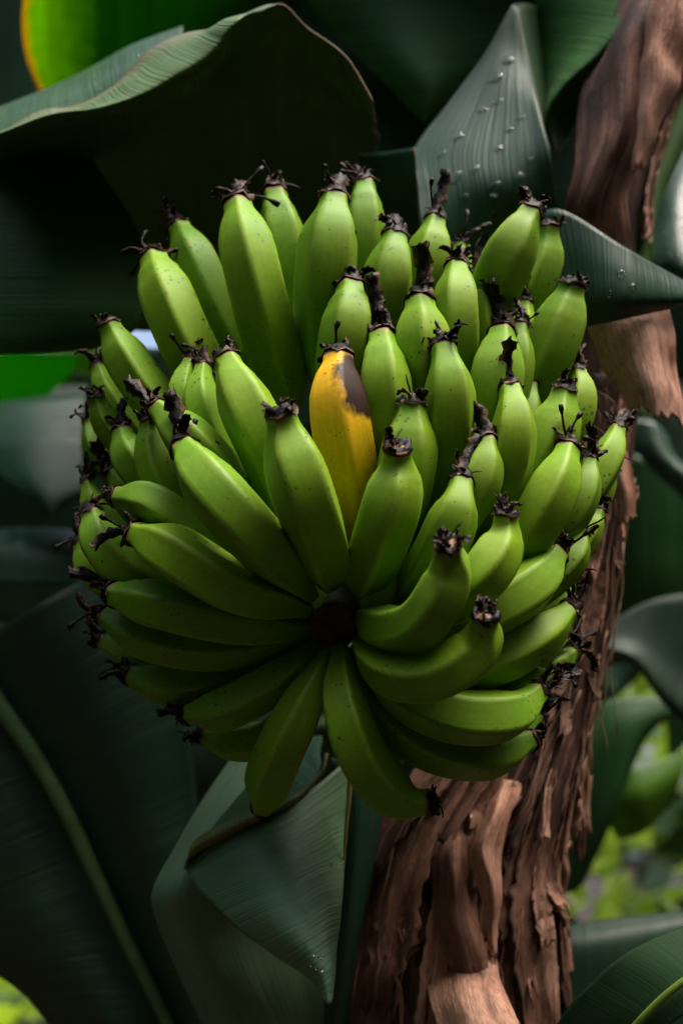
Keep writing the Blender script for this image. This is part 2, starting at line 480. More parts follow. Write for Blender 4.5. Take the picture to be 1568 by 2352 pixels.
# ------------------------------------------------------------------ generic sheet (leaves, sheaths)
def sheet_grid(rows, nu, nv, wob=0.0, wscale=14.0, seed=0.0):
    """rows of (x, y, depth) -> nv x nu grid of world points, plus metric UV"""
    R = [cat_even(np.array(r, float), nu) for r in rows]
    G = np.empty((nv, nu, 3))
    for i in range(nu):
        G[:, i, :] = cat_even(np.array([r[i] for r in R]), nv)
    pts = [[P(*G[j, i]) for i in range(nu)] for j in range(nv)]
    if wob:
        for j in range(nv):
            for i in range(nu):
                p = pts[j][i]
                q = Vector((p.x + seed, p.y, p.z))
                pts[j][i] = p + Vector((nz(q, wscale), nz(q + Vector((9, 0, 0)), wscale), nz(q + Vector((0, 9, 0)), wscale))) * wob
    A = np.array([[list(p) for p in r] for r in pts])
    du = np.linalg.norm(np.diff(A, axis=1), axis=2).mean(0)
    dv = np.linalg.norm(np.diff(A, axis=0), axis=2).mean(1)
    U = np.r_[0, np.cumsum(du)]; Vv = np.r_[0, np.cumsum(dv)]
    return A, U, Vv

def sheet_mesh(A, U, Vv, swap, thick, side=1.0):
    """closed thin slab: front faces, back faces and rim, with material indices 0 / 1 / 2"""
    nv, nu, _ = A.shape
    dU = np.gradient(A, axis=1); dV = np.gradient(A, axis=0)
    nrm = np.cross(dU, dV)
    ln = np.linalg.norm(nrm, axis=2, keepdims=True); ln[ln < 1e-12] = 1
    nrm = nrm / ln * side
    # front = the side that faces the camera on average
    tocam = np.array(CAM)[None, None, :] - A
    if (nrm * tocam).sum(2).mean() < 0: nrm = -nrm; flip = True
    else: flip = False
    F = A + nrm * thick * 0.5
    B = A - nrm * thick * 0.5
    vs = [tuple(p) for p in F.reshape(-1, 3)] + [tuple(p) for p in B.reshape(-1, 3)]
    uv = []
    for _ in range(2):
        for j in range(nv):
            for i in range(nu):
                uv.append((Vv[j], U[i]) if swap else (U[i], Vv[j]))
    off = nu * nv
    fs, mi = [], []
    def add(f, m, rev):
        fs.append(tuple(reversed(f)) if rev else f); mi.append(m)
    for j in range(nv - 1):
        for i in range(nu - 1):
            a = j * nu + i
            q = (a, a + 1, a + nu + 1, a + nu)
            add(q, 0, flip)
            add(tuple(k + off for k in q), 1, not flip)
    loop = [i for i in range(nu)] + [j * nu + nu - 1 for j in range(1, nv)] + \
           [(nv - 1) * nu + i for i in range(nu - 2, -1, -1)] + [j * nu for j in range(nv - 2, 0, -1)]
    for k in range(len(loop)):
        a, b = loop[k], loop[(k + 1) % len(loop)]
        add((a, a + off, b + off, b), 2, flip)
    return vs, fs, mi, uv

def sheet(name, parent, grids, mats, nu=30, nv=30, swap=False, thick=0.0009, wob=0.0, wscale=14.0, label=None, seed=0.0, rag=0.0):
    """grids: one list of rows, or several that make up one blade"""
    if not isinstance(grids[0][0][0], (list, tuple)): grids = [grids]
    VS, FS, MI, UV = [], [], [], []
    for g in grids:
        A, U, Vv = sheet_grid(g, nu, nv, wob, wscale, seed)
        if rag:
            nv_, nu_, _ = A.shape
            for i in range(nu_):
                e = rag * (abs(nz((i * 0.31 + seed, 0.5, A[0, 0, 0] * 40))) * 1.6 + 0.5 * nz((i * 0.9 + seed, 3.5, A[0, 0, 0] * 40)))
                colv = A[:, i, :].copy()
                f = 1 - max(0.0, min(0.6, e))
                A[:, i, :] = cat_even(colv, 4 * nv_)[np.round(np.linspace(0, f, nv_) * (4 * nv_ - 1)).astype(int)]
            for j in range(nv_):
                for i, sg in ((0, 1), (nu_ - 1, -1)):
                    e = rag * 0.35 * abs(nz((j * 0.5 + seed, i, A[0, 0, 2] * 30)))
                    A[j, i] += (A[j, i + 2 * sg] - A[j, i]) * e * 3
        vs, fs, mi, uv = sheet_mesh(A, U, Vv, swap, thick)
        o = len(VS)
        VS += vs; UV += uv; MI += mi
        FS += [tuple(k + o for k in f) for f in fs]
    ob = mk(name, VS, FS, mats, parent, UV, True, MI, label)
    return ob

def tube_mesh(path, radii, n=10, seedoff=0.0, rough=0.0):
    path = [Vector(p) for p in path]
    vs, fs = [], []
    t0 = (path[1] - path[0]).normalized()
    nrm = t0.orthogonal().normalized()
    for k, p in enumerate(path):
        if k == 0: t = (path[1] - p)
        elif k == len(path) - 1: t = p - path[k - 1]
        else: t = path[k + 1] - path[k - 1]
        t.normalize()
        nrm = (nrm - t * nrm.dot(t)).normalized()
        bn = t.cross(nrm)
        for i in range(n):
            a = 2 * math.pi * i / n
            r = radii[k]
            if rough: r *= 1 + rough * nz((p.x * 60 + seedoff, p.z * 60 + i * 1.7, p.y * 60))
            vs.append(p + (nrm * math.cos(a) + bn * math.sin(a)) * r)
    for k in range(len(path) - 1):
        for i in range(n):
            a = k * n + i; b = k * n + (i + 1) % n
            fs.append((a, b, b + n, a + n))
    fs.append(tuple(reversed(range(n))))
    fs.append(tuple(range((len(path) - 1) * n, len(path) * n)))
    return vs, fs

def tube(name, parent, path, radii, mat, n=10, rough=0.0, label=None):
    vs, fs = tube_mesh(path, radii, n, 0, rough)
    uv = [(0.0, 0.0)] * len(vs)
    return mk(name, vs, fs, mat, parent, uv, label=label)

# ------------------------------------------------------------------ the banana bunch
# centreline from blossom end to stalk (measuring pixels), width, depth at blossom end / middle / stalk, blossom style
BAN = [
 # lowest hand, round the end of the stalk
 ([(645,948),(672,1050),(718,1190),(752,1300),(762,1338)],           140, .930,.905,.985, 'stub'),
 ([(912,1027),(906,1120),(872,1240),(840,1322),(826,1356)],          128, .930,.910,.985, 'stub'),
 ([(1028,1250),(1032,1330),(975,1425),(900,1448),(835,1415)], 118, .905,.893,.965, 'stub'),
 ([(1115,1412),(1098,1490),(1010,1552),(922,1552),(860,1512),(825,1474)], 116, .905,.903,.975, 'stub'),
 ([(425,1030),(478,1110),(590,1235),(670,1322),(712,1368)], 132, .950,.918,.985, 'tall'),
 ([(312,1225),(400,1270),(530,1350),(640,1382),(705,1400)], 122, .960,.932,.985, 'side'),
 ([(262,1365),(350,1388),(480,1420),(615,1440),(705,1442)], 115, .980,.953,.988, 'tall'),
 ([(238,1412),(330,1462),(470,1492),(610,1482),(730,1445)],  92, 1.015,.990,1.0, 'side'),
 ([(300,1550),(370,1568),(480,1560),(600,1512),(720,1455)],  98, 1.020,.998,1.0, 'wisp'),
 ([(432,1640),(520,1625),(640,1560),(735,1476)],             98, .990,.974,.990, 'side'),
 ([(468,1690),(530,1705),(620,1690),(720,1590)],             85, 1.060,1.040,1.02, 'wisp'),
 ([(602,1855),(625,1775),(684,1645),(762,1490)],            112, 1.010,.957,.985, 'none'),
 ([(985,1845),(912,1832),(828,1738),(785,1600),(783,1490)], 115, .985,.945,.985, 'stub'),
 ([(1215,1700),(1120,1738),(980,1712),(872,1620),(810,1494)],105, 1.000,.962,.987, 'knob'),
 ([(1235,1590),(1170,1640),(1040,1642),(908,1580),(822,1486)],120, .970,.936,.980, 'wisp'),
 ([(1268,1555),(1190,1560),(1080,1592),(950,1560)],          78, 1.015,.985,1.0, 'tall'),
 ([(1308,1402),(1240,1460),(1130,1520),(1000,1530),(870,1460)],106, .985,.955,.99, 'wisp'),
 ([(1278,1270),(1230,1335),(1130,1400),(1000,1445),(870,1435)],122, .960,.933,.99, 'tall'),
 ([(1160,1178),(1150,1255),(1085,1345),(960,1420)],         116, .938,.917,.99, 'stub'),
 # fruit mostly hidden inside the bunch
 ([(900,1190),(892,1270),(862,1350),(815,1420)], 105, 1.03,1.02,1.03, 'none'),
 ([(960,1230),(940,1310),(900,1380),(830,1430)], 100, 1.01,1.0,1.02, 'none'),
 ([(760,1150),(770,1250),(780,1340),(790,1420)], 110, 1.05,1.04,1.04, 'none'),
 ([(600,1280),(650,1340),(700,1390),(760,1430)], 95, 1.01,1.0,1.01, 'none'),
 # second hand
 ([(1060,1105),(1046,1175),(1005,1275),(930,1390)],         118, .950,.935,1.0, 'tall'),
 ([(1115,1012),(1108,1085),(1050,1185),(950,1300)],         108, .962,.955,1.02, 'tall'),
 ([(945,922),(940,1005),(920,1125),(880,1285)],             130, .967,.953,1.02, 'flat'),
 ([(776,822),(776,935),(798,1095),(812,1255)],              135, .968,.955,1.03, 'wisp'),
 ([(518,825),(560,920),(625,1060),(690,1225)],              128, .985,.955,1.03, 'flat'),
 ([(362,938),(425,1000),(520,1105),(640,1250)],             112, .985,.963,1.02, 'tall'),
 ([(437,830),(416,900),(430,1000),(540,1140)],               66, 1.020,1.000,1.04, 'tall'),
 ([(467,843),(463,920),(505,1040),(600,1180)],               80, 1.010,.985,1.04, 'tall'),
 ([(345,965),(352,1050),(400,1150),(530,1270)],              88, 1.015,.992,1.03, 'flat'),
 ([(270,1142),(340,1152),(430,1205),(560,1300)],             98, .995,.980,1.02, 'knob'),
 ([(280,990),(302,1050),(370,1125),(500,1240)],              95, 1.030,1.020,1.05, 'tall'),
 ([(258,1085),(292,1120),(360,1180),(480,1275)],             80, 1.030,1.025,1.05, 'tall'),
 ([(211,1178),(236,1250),(310,1325),(450,1385)],            106, 1.010,1.000,1.02, 'wisp'),
 ([(1303,1032),(1276,1112),(1205,1232),(1060,1350)],        116, .975,.955,1.02, 'tall'),
 ([(1352,1056),(1345,1112),(1292,1212),(1150,1325)],         80, 1.005,.990,1.03, 'side'),
 ([(1418,985),(1395,1050),(1330,1152),(1200,1285)],          82, 1.040,1.020,1.05, 'side'),
 ([(1335,1222),(1318,1272),(1250,1342),(1120,1420)],         78, 1.000,.985,1.01, 'wisp'),
 ([(1312,1338),(1292,1368),(1230,1420),(1110,1470)],         60, 1.010,1.000,1.01, 'wisp'),
 ([(200,1105),(224,1172),(300,1260),(420,1320)],              64, 1.070,1.055,1.05, 'side'),
 ([(186,1248),(214,1312),(300,1372),(430,1410)],              76, 1.050,1.035,1.03, 'side'),
 ([(1372,1172),(1352,1222),(1288,1302),(1160,1390)],          66, 1.030,1.015,1.03, 'wisp'),
 ([(1318,1498),(1270,1528),(1180,1556),(1050,1540)],          66, 1.030,1.010,1.01, 'side'),
 ([(1405,1075),(1380,1125),(1320,1205),(1200,1310)],          62, 1.060,1.045,1.06, 'side'),
 # third hand
 ([(1172,892),(1180,985),(1152,1112),(1050,1255)],          106, .980,.960,1.03, 'tall'),
 ([(1295,892),(1276,972),(1215,1092),(1100,1225)],          118, 1.000,.985,1.05, 'flat'),
 ([(1326,852),(1334,908),(1310,992),(1200,1135)],            78, 1.040,1.030,1.06, 'side'),
 ([(1018,795),(1033,900),(1022,1050),(950,1205)],           122, .985,.970,1.04, 'wisp'),
 ([(876,774),(881,870),(886,1000),(870,1185)],              125, .990,.975,1.05, 'tall'),
 ([(1152,764),(1142,842),(1115,952),(1030,1105)],           120, 1.000,.990,1.06, 'tall'),
 ([(1193,748),(1187,832),(1160,945),(1080,1080)],            82, 1.025,1.015,1.06, 'wisp'),
 ([(1222,884),(1210,952),(1172,1042),(1090,1160)],           62, 1.030,1.015,1.05, 'side'),
 ([(805,660),(800,742),(786,855),(790,1010)],               120, 1.005,.995,1.06, 'tall'),
 ([(963,694),(968,780),(960,892),(920,1045)],               132, 1.010,1.000,1.07, 'tall'),
 ([(353,594),(386,690),(450,832),(560,1005)],               122, 1.050,1.020,1.08, 'wisp'),
 ([(248,744),(290,828),(360,932),(480,1075)],               106, 1.050,1.030,1.07, 'flat'),
 ([(224,840),(246,902),(320,1002),(440,1100)],               62, 1.090,1.080,1.09, 'wisp'),
 ([(220,905),(246,966),(320,1052),(440,1155)],               76, 1.050,1.040,1.07, 'flat'),
 ([(203,965),(224,1032),(282,1105),(400,1190)],              62, 1.080,1.070,1.08, 'wisp'),
 # upper hands
 ([(546,470),(570,582),(610,742),(670,935)],                126, 1.050,1.030,1.10, 'tall'),
 ([(630,444),(648,542),(670,682),(720,865)],                110, 1.090,1.080,1.13, 'wisp'),
 ([(411,520),(450,605),(512,745),(610,905)],                102, 1.100,1.080,1.12, 'wisp'),
 ([(768,454),(755,572),(745,722),(760,905)],                134, 1.040,1.030,1.10, 'tall'),
 ([(836,422),(836,508),(825,642),(820,825)],                 96, 1.090,1.080,1.13, 'wisp'),
 ([(908,542),(893,632),(876,752),(862,905)],                118, 1.035,1.030,1.10, 'tall'),
 ([(1000,504),(985,592),(965,702),(920,855)],               106, 1.065,1.060,1.12, 'tall'),
 ([(1055,560),(1060,642),(1040,742),(990,870)],              64, 1.085,1.080,1.12, 'side'),
 ([(1048,614),(1047,702),(1045,812),(990,955)],             108, 1.030,1.020,1.09, 'tall'),
 ([(1103,634),(1106,702),(1100,802),(1040,945)],             66, 1.055,1.050,1.10, 'tall'),
 ([(1218,488),(1172,572),(1115,692),(1040,835)],            118, 1.065,1.050,1.11, 'knob'),
 ([(1262,518),(1250,602),(1200,712),(1110,855)],             90, 1.090,1.080,1.13, 'flat'),
 ([(1315,654),(1288,742),(1235,872),(1140,1005)],           118, 1.040,1.030,1.08, 'flat'),
 ([(1205,694),(1200,772),(1172,872),(1100,990)],             72, 1.045,1.040,1.08, 'wisp'),
 ([(1238,1648),(1160,1698),(1030,1690),(905,1606),(816,1490)], 84, 1.005,.968,.987, 'side'),
 ([(1292,1462),(1225,1508),(1120,1560),(985,1560),(850,1480)], 80, 1.020,.985,.995, 'side'),
 ([(232,1470),(320,1508),(450,1522),(590,1498),(715,1452)], 78, 1.045,1.020,1.005, 'wisp'),
]
YELLOW = 26

def solve_depths():
    """nudge neighbouring fruit apart along the line of sight so that they press against, not through, each other"""
    K = 14
    xy, dep, wid = [], [], []
    prof_t = np.array([0, .06, .12, .2, .32, .5, .68, .8, .9, 1.0])
    prof_r = np.array([.42, .52, .72, .9, 1, 1, .95, .82, .6, .42])
    for pts, w, dt, dm, db, st in BAN:
        c = catmull(pts, K)
        t = np.linspace(0, 1, K)
        d = dt * (1 - t) * (1 - 2 * t) + dm * 4 * t * (1 - t) + db * t * (2 * t - 1)
        if st == 'stub': d = d - 0.030 * np.clip(1 - t / 0.30, 0, 1) ** 2
        elif st == 'flat': d = d - 0.014 * np.clip(1 - t / 0.30, 0, 1) ** 2
        xy.append(c); dep.append(d); wid.append(np.interp(t, prof_t, prof_r) * w * 1.03 / 2)
    xy = np.array(xy); dep0 = np.array(dep); dep = dep0.copy(); wid = np.array(wid)
    nB = len(BAN)
    t = np.linspace(0, 1, K)
    wt = np.clip((0.92 - t) / 0.25, 0, 1)
    own = np.repeat(np.arange(nB), K)
    for it in range(90):
        X = (xy[..., 0] - 784) / FPX * dep
        Y = (xy[..., 1] - 1176) / FPX * dep
        Pn = np.stack([X, Y, dep], -1).reshape(-1, 3)
        R = (wid * dep / FPX).reshape(-1)
        D = Pn[:, None, :] - Pn[None, :, :]
        dist = np.linalg.norm(D, axis=2)
        need = 0.93 * (R[:, None] + R[None, :])
        ov = np.clip(need - dist, 0, None)
        ov[own[:, None] == own[None, :]] = 0
        W = wt[own * 0 + np.tile(np.arange(K), nB)]
        ov = ov * W[:, None] * W[None, :]
        mean0 = (dep0[:, 3:10]).mean(1)
        dz = (dep0.reshape(-1)[:, None] - dep0.reshape(-1)[None, :])
        sgn = np.sign(mean0[own][:, None] - mean0[own][None, :] + 0.5 * dz)
        push = (ov * sgn).reshape(nB * K, nB * K)
        f = push.max(1) + push.min(1)
        f = f.reshape(nB, K)
        # constant + slope fit of the forces on one fruit
        A = np.stack([np.ones(K), t - 0.5], 1)
        for b in range(nB):
            s0 = f[b].sum() / 4.0
            s1 = (f[b] * (t - 0.5)).sum() / 1.2
            s0 = max(-.004, min(.004, s0)); s1 = max(-.006, min(.006, s1))
            dep[b] += (A @ np.array([s0, s1])) * (0.6 + 0.4 * wt)
        dep += (dep0 - dep) * 0.02
    return dep, t

PROF_T = [0, .012, .035, .06, .095, .14, .20, .27, .40, .58, .70, .80, .88, .94, 1.0]
PROF_R = [.49, .515, .515, .56, .69, .84, .96, 1.0, 1.0, 1.0, .97, .88, .70, .52, .38]

PROF_B = [.49, .515, .515, .56, .69, .84, .96, 1.0, 1.0, .97, .86, .68, .52, .43, .36]
def banana(i, root, spec, dep, tt):
    pts, w, dt, dm, db, style = spec
    r_ = random.Random(100 + i)
    NR, NS = 44, 40
    c = catmull(pts, 60)
    ts = np.linspace(0, 1, 60)
    d = np.interp(ts, tt, dep)
    cen = np.array([list(P(c[k, 0], c[k, 1], d[k])) for k in range(60)])
    # smooth the 3-D centreline, then respace
    for _ in range(6):
        cen[1:-1] = 0.25 * cen[:-2] + 0.5 * cen[1:-1] + 0.25 * cen[2:]
    L = np.r_[0, np.cumsum(np.linalg.norm(np.diff(cen, axis=0), axis=1))]
    s = np.linspace(0, 1, NR) ** 1.0
    s = 0.65 * s + 0.35 * (s * s * (3 - 2 * s))
    ss = s * L[-1]
    cl = np.stack([np.interp(ss, L, cen[:, k]) for k in range(3)], 1)
    width = 1.02 * w / FPX * float(np.interp(0.4, tt, dep))
    # neck length is a matter of the fruit's width, not of how much of it shows
    full = max(L[-1], 3.5 * width)
    path = [Vector(p) for p in cl]
    vs, uv, fs = [], [], []
    T = (path[0] - path[1]).normalized()
    view = (CAM - path[NR // 3]).normalized()
    nrm = (view - T * view.dot(T)).normalized()
    roll = r_.uniform(-0.62, 0.62)
    if i == YELLOW: roll = 0.1
    neck = r_.uniform(0.94, 1.08)
    fat = r_.uniform(-0.03, 0.03)
    for k in range(NR):
        if k == 0: t = path[0] - path[1]
        elif k == NR - 1: t = path[k - 1] - path[k]
        else: t = path[k - 1] - path[k + 1]
        t.normalize()
        nrm = (nrm - t * nrm.dot(t)).normalized()
        bn = t.cross(nrm)
        v = s[k]
        tq = v * L[-1] / full
        if v > 0.55: tq = 1 - (1 - v) * (1 - 0.55 * L[-1] / full) / 0.45
        pr = float(np.interp(tq, PROF_T, PROF_B if 4 <= i <= 18 else PROF_R))
        if tq < 0.2: pr = pr * neck if tq < 0.12 else pr
        pr += fat * math.sin(tq * 5.0)
        rad = width / 2 * pr
        fac = 1.08 * (1 if tq > 0.2 else 0.55 + 0.45 * tq / 0.2)
        for j in range(NS):
            a = 2 * math.pi * j / NS
            q = (a - roll) % (2 * math.pi / 5)
            pen = math.cos(math.pi / 5) / math.cos(q - math.pi / 5)
            rr = rad * (1 + fac * (pen - 0.905))
            rr *= 1 + 0.012 * nz((math.cos(a) * 1.5 + i, math.sin(a) * 1.5, v * 4))
            vs.append(path[k] + (nrm * math.cos(a) + bn * math.sin(a)) * rr)
            uv.append((((a - roll) / (2 * math.pi / 5) + 2.0) % 5.0, tq))
    for k in range(NR - 1):
        for j in range(NS):
            a = k * NS + j; b = k * NS + (j + 1) % NS
            fs.append((a, a + NS, b + NS, b))
    # closed ends
    ct = len(vs); vs.append(path[0] + (path[0] - path[1]).normalized() * 0.0006); uv.append((0, 0))
    cb = len(vs); vs.append(path[-1] - (path[-2] - path[-1]).normalized() * 0.002); uv.append((0, 1))
    for j in range(NS):
        fs.append((ct, j, (j + 1) % NS))
        o = (NR - 1) * NS
        fs.append((cb, o + (j + 1) % NS, o + j))
    # per-loop UV so that the wrap-around seam does not smear
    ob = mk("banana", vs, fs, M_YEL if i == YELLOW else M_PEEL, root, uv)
    me = ob.data
    uvl = me.uv_layers[0].data
    for p in me.polygons:
        us = [uvl[l].uv[0] for l in p.loop_indices]
        if max(us) - min(us) > 2.5:
            for l in p.loop_indices:
                if uvl[l].uv[0] < 2.5: uvl[l].uv[0] += 5.0
    if i == YELLOW: ob["label"] = "ripe yellow banana with a black bruise below its tip"
    ax = (path[0] - path[2]).normalized()
    blossom(i, ob, path[0], ax, width / 2 * 0.505 * neck, style, r_)
    return ob

def ribbon(VS, FS, UV, start, dirv, length, w0, curl_axis, curl, r_, cup=0.5, notch=False):
    length *= 1.10; w0 *= 1.2
    n, m = 13, 7
    p = Vector(start); d = Vector(dirv).normalized()
    side = d.cross(curl_axis)
    side = curl_axis.normalized()
    base = len(VS)
    step = length / (n - 1)
    rows = []
    for k in range(n):
        f = k / (n - 1)
        w = w0 * (1.05 - 0.30 * math.sin(f * 2.6)) * (0.78 + 0.44 * r_.random())
        if f > 0.85: w *= 0.75
        up = side.cross(d).normalized()
        for j in range(m):
            x = (j / (m - 1) - 0.5)
            off = side * (x * w) + up * (cup * w * (x * x * 2.0)) + Vector((r_.uniform(-1, 1), r_.uniform(-1, 1), r_.uniform(-1, 1))) * (w0 * 0.10)
            VS.append(p + off); UV.append((f, min(1.0, (abs(x) * 2) ** 6 * 0.65 * r_.random())))
        ang = curl * (0.25 + 1.6 * f * f) / (n - 1)
        d = (Matrix.Rotation(ang, 3, side) @ d).normalized()
        d = (d + Vector((r_.uniform(-1, 1), r_.uniform(-1, 1), r_.uniform(-1, 1))) * 0.10).normalized()
        p = p + d * step
    th = w0 * 0.10
    cnt = n * m
    for q in range(cnt):
        v = VS[base + q]
        VS.append(v - (side.cross(Vector(dirv))).normalized() * th); UV.append(UV[base + q])
    for k in range(n - 1):
        for j in range(m - 1):
            a = base + k * m + j
            f = (a, a + 1, a + m + 1, a + m)
            FS.append(f); FS.append(tuple(reversed([q + cnt for q in f])))
    loop = [k * m for k in range(n)] + [(n - 1) * m + j for j in range(1, m)] + [k * m + m - 1 for k in range(n - 2, -1, -1)] + [j for j in range(m - 2, 0, -1)]
    for k in range(len(loop)):
        a, b = base + loop[k], base + loop[(k + 1) % len(loop)]
        FS.append((a, b, b + cnt, a + cnt))

def blossom(i, parent, tip, ax, rc, style, r_):
    """dried flower left on the blossom end: crusted cap, curled tepals, style threads"""
    VS, FS, UV = [], [], []
    ref = Vector((0, 0, 1)) if abs(ax.z) < 0.9 else Vector((1, 0, 0))
    e1 = ax.cross(ref).normalized(); e2 = ax.cross(e1)
    # crusted cap
    n, m = 14, 6
    H = {'stub': 0.35, 'flat': 0.45, 'none': 0.15}.get(style, 0.75) * rc
    crater = style in ('stub', 'flat')
    wave = [0.22 * math.sin(2 * math.pi * j / n * r_.choice([1, 2, 3]) + r_.uniform(0, 6)) + r_.uniform(-0.16, 0.16) for j in range(n)]
    for k in range(m):
        f = k / (m - 1)
        if crater:
            rad = [1.13, 1.10, 0.94, 0.70, 0.40, 0.12][k]
            h = [-0.12, 0.02, 0.30, 0.16, -0.02, -0.05][k] * rc
        else:
            rad = [1.12, 1.08, 0.96, 0.74, 0.58, 0.22][k]
            h = [-0.12, 0.02, 0.42, 0.80, 1.15, 1.35][k] * H
        for j in range(n):
            a = 2 * math.pi * j / n
            jit = 1 + r_.uniform(-0.12, 0.12) * (1 if k else 0.35)
            hh = h + r_.uniform(-0.30, 0.30) * rc * (1 if k > 1 else 0.25)
            if k <= 2: hh += wave[j] * rc * (0.9, 1.0, 0.5)[k]
            VS.append(tip + (e1 * math.cos(a) + e2 * math.sin(a)) * rc * rad * jit + ax * hh)
            UV.append((f, 0.35 + 0.55 * r_.random() if k == 0 else (0.15 * r_.random() if crater and k > 3 else 0.0)))
    for k in range(m - 1):
        for j in range(n):
            a = k * n + j; b = k * n + (j + 1) % n
            FS.append((a, b, b + n, a + n))
    c = len(VS); VS.append(tip + ax * (H * 1.3 if not crater else 0.02 * rc)); UV.append((0, 0.0))
    for j in range(n): FS.append((c, (m - 1) * n + j, (m - 1) * n + (j + 1) % n)[::-1])
    rc = max(rc, 0.0080) * 1.12
    up = Vector((0, 0, 1))
    rd = lambda: Vector((r_.uniform(-1, 1), r_.uniform(-1, 1), r_.uniform(-1, 1)))
    top = tip + ax * (0.55 * H)
    def thread(start, d, length, rad, knob=True):
        n2 = 8
        path = [Vector(start)]; dd = Vector(d).normalized(); bend = rd() * 0.28
        for k in range(n2):
            dd = (dd + bend + rd() * 0.12).normalized()
            path.append(path[-1] + dd * (length / n2))
        radii = [rad * 1.3] + [rad] * (n2 - 2) + [rad * (2.2 if knob else 0.8), rad * (2.0 if knob else 0.4)]
        vs, fs = tube_mesh(path, radii, 6, i, 0.3)
        o = len(VS)
        VS.extend(vs); UV.extend([(0, 0.0)] * len(vs))
        FS.extend([tuple(q + o for q in f) for f in fs])
    lift = (ax + up * 0.45).normalized()
    if style == 'tall':
        ribbon(VS, FS, UV, top - ax * rc * 0.2, (lift + rd() * 0.15), rc * r_.uniform(2.6, 3.8), rc * r_.uniform(0.95, 1.3), (e1 * r_.uniform(-1, 1) + e2).normalized(), r_.choice([-1, 1]) * r_.uniform(0.5, 2.4), r_, 0.7)
        ribbon(VS, FS, UV, top - ax * rc * 0.2, (lift + rd() * 0.5), rc * r_.uniform(1.4, 2.4), rc * r_.uniform(0.5, 0.9), (e1 + e2 * r_.uniform(-1, 1)).normalized(), r_.choice([-1, 1]) * r_.uniform(1.5, 3.5), r_, 0.6)
        for _ in range(r_.choice([1, 1, 2])):
            thread(top, lift + rd() * 0.9, rc * r_.uniform(1.8, 3.2), rc * 0.09)
    elif style == 'side':
        sd = (ax * 0.8 + rd() * 0.5).normalized()
        ribbon(VS, FS, UV, top - ax * rc * 0.2, sd, rc * r_.uniform(2.4, 3.2), rc * r_.uniform(0.8, 1.1), (e1 + e2 * 0.5).normalized(), r_.choice([-1, 1]) * r_.uniform(1.2, 2.8), r_, 0.7)
        ribbon(VS, FS, UV, top - ax * rc * 0.2, (sd + rd() * 0.7), rc * r_.uniform(1.4, 2.2), rc * 0.6, (e2 - e1 * 0.5).normalized(), r_.uniform(1.5, 3.5), r_, 0.7)
        thread(top, sd + rd() * 0.8, rc * r_.uniform(2.2, 3.4), rc * 0.11)
        thread(top, sd + rd() * 0.8, rc * r_.uniform(1.2, 2.0), rc * 0.08, False)
    elif style == 'wisp':
        for _ in range(3):
            ribbon(VS, FS, UV, top + rd() * rc * 0.4, (lift + rd() * 0.7), rc * r_.uniform(1.2, 2.4), rc * r_.uniform(0.35, 0.75), (e1 * r_.uniform(-1, 1) + e2 * r_.uniform(-1, 1)).normalized(), r_.choice([-1, 1]) * r_.uniform(1.5, 4.0), r_, 0.6)
        for _ in range(3):
            thread(top, lift + rd() * 0.9, rc * r_.uniform(1.4, 2.8), rc * 0.075, r_.random() < 0.5)
    elif style == 'knob':
        ribbon(VS, FS, UV, top - ax * rc * 0.2, (ax + rd() * 0.4), rc * r_.uniform(1.8, 2.4), rc * 1.1, e1, r_.uniform(2.0, 3.6), r_, 0.9)
        ribbon(VS, FS, UV, top - ax * rc * 0.2, (ax + rd() * 0.6), rc * r_.uniform(1.2, 1.8), rc * 0.8, e2, r_.uniform(2.0, 3.6), r_, 0.9)
    elif style == 'flat':
        for _ in range(4):
            ribbon(VS, FS, UV, tip + (e1 * r_.uniform(-1, 1) + e2 * r_.uniform(-1, 1)) * rc * 0.6, (ax + rd() * 0.6), rc * r_.uniform(0.6, 1.2), rc * r_.uniform(0.3, 0.6), (e1 * r_.uniform(-1, 1) + e2).normalized(), r_.choice([-1, 1]) * r_.uniform(0.5, 2.5), r_, 0.5)
    elif style == 'stub':
        for _ in range(3):
            a = r_.uniform(0, 6.28)
            ribbon(VS, FS, UV, tip + (e1 * math.cos(a) + e2 * math.sin(a)) * rc * 0.75, (ax + rd() * 0.4), rc * r_.uniform(0.4, 0.8), rc * r_.uniform(0.3, 0.5), (e1 * r_.uniform(-1, 1) + e2).normalized(), r_.uniform(-1.5, 1.5), r_, 0.5)
    if style != 'none':
        # crumpled crust and frayed ends round the base
        for _ in range(5):
            a = r_.uniform(0, 6.28)
            ribbon(VS, FS, UV, tip + (e1 * math.cos(a) + e2 * math.sin(a)) * rc * r_.uniform(0.3, 0.85), (ax * 1.2 + up * 0.3 + rd() * 0.7), rc * r_.uniform(0.5, 1.25), rc * r_.uniform(0.25, 0.6), (e1 * r_.uniform(-1, 1) + e2 * r_.uniform(-1, 1)).normalized(), r_.choice([-1, 1]) * r_.uniform(1.0, 4.0), r_, 0.7)
        thread(tip + ax * rc * 0.2, ax + rd() * 1.0, rc * r_.uniform(0.8, 1.8), rc * 0.06, False)
    mk("blossom_end", VS, FS, M_BLOS, parent, UV, True)

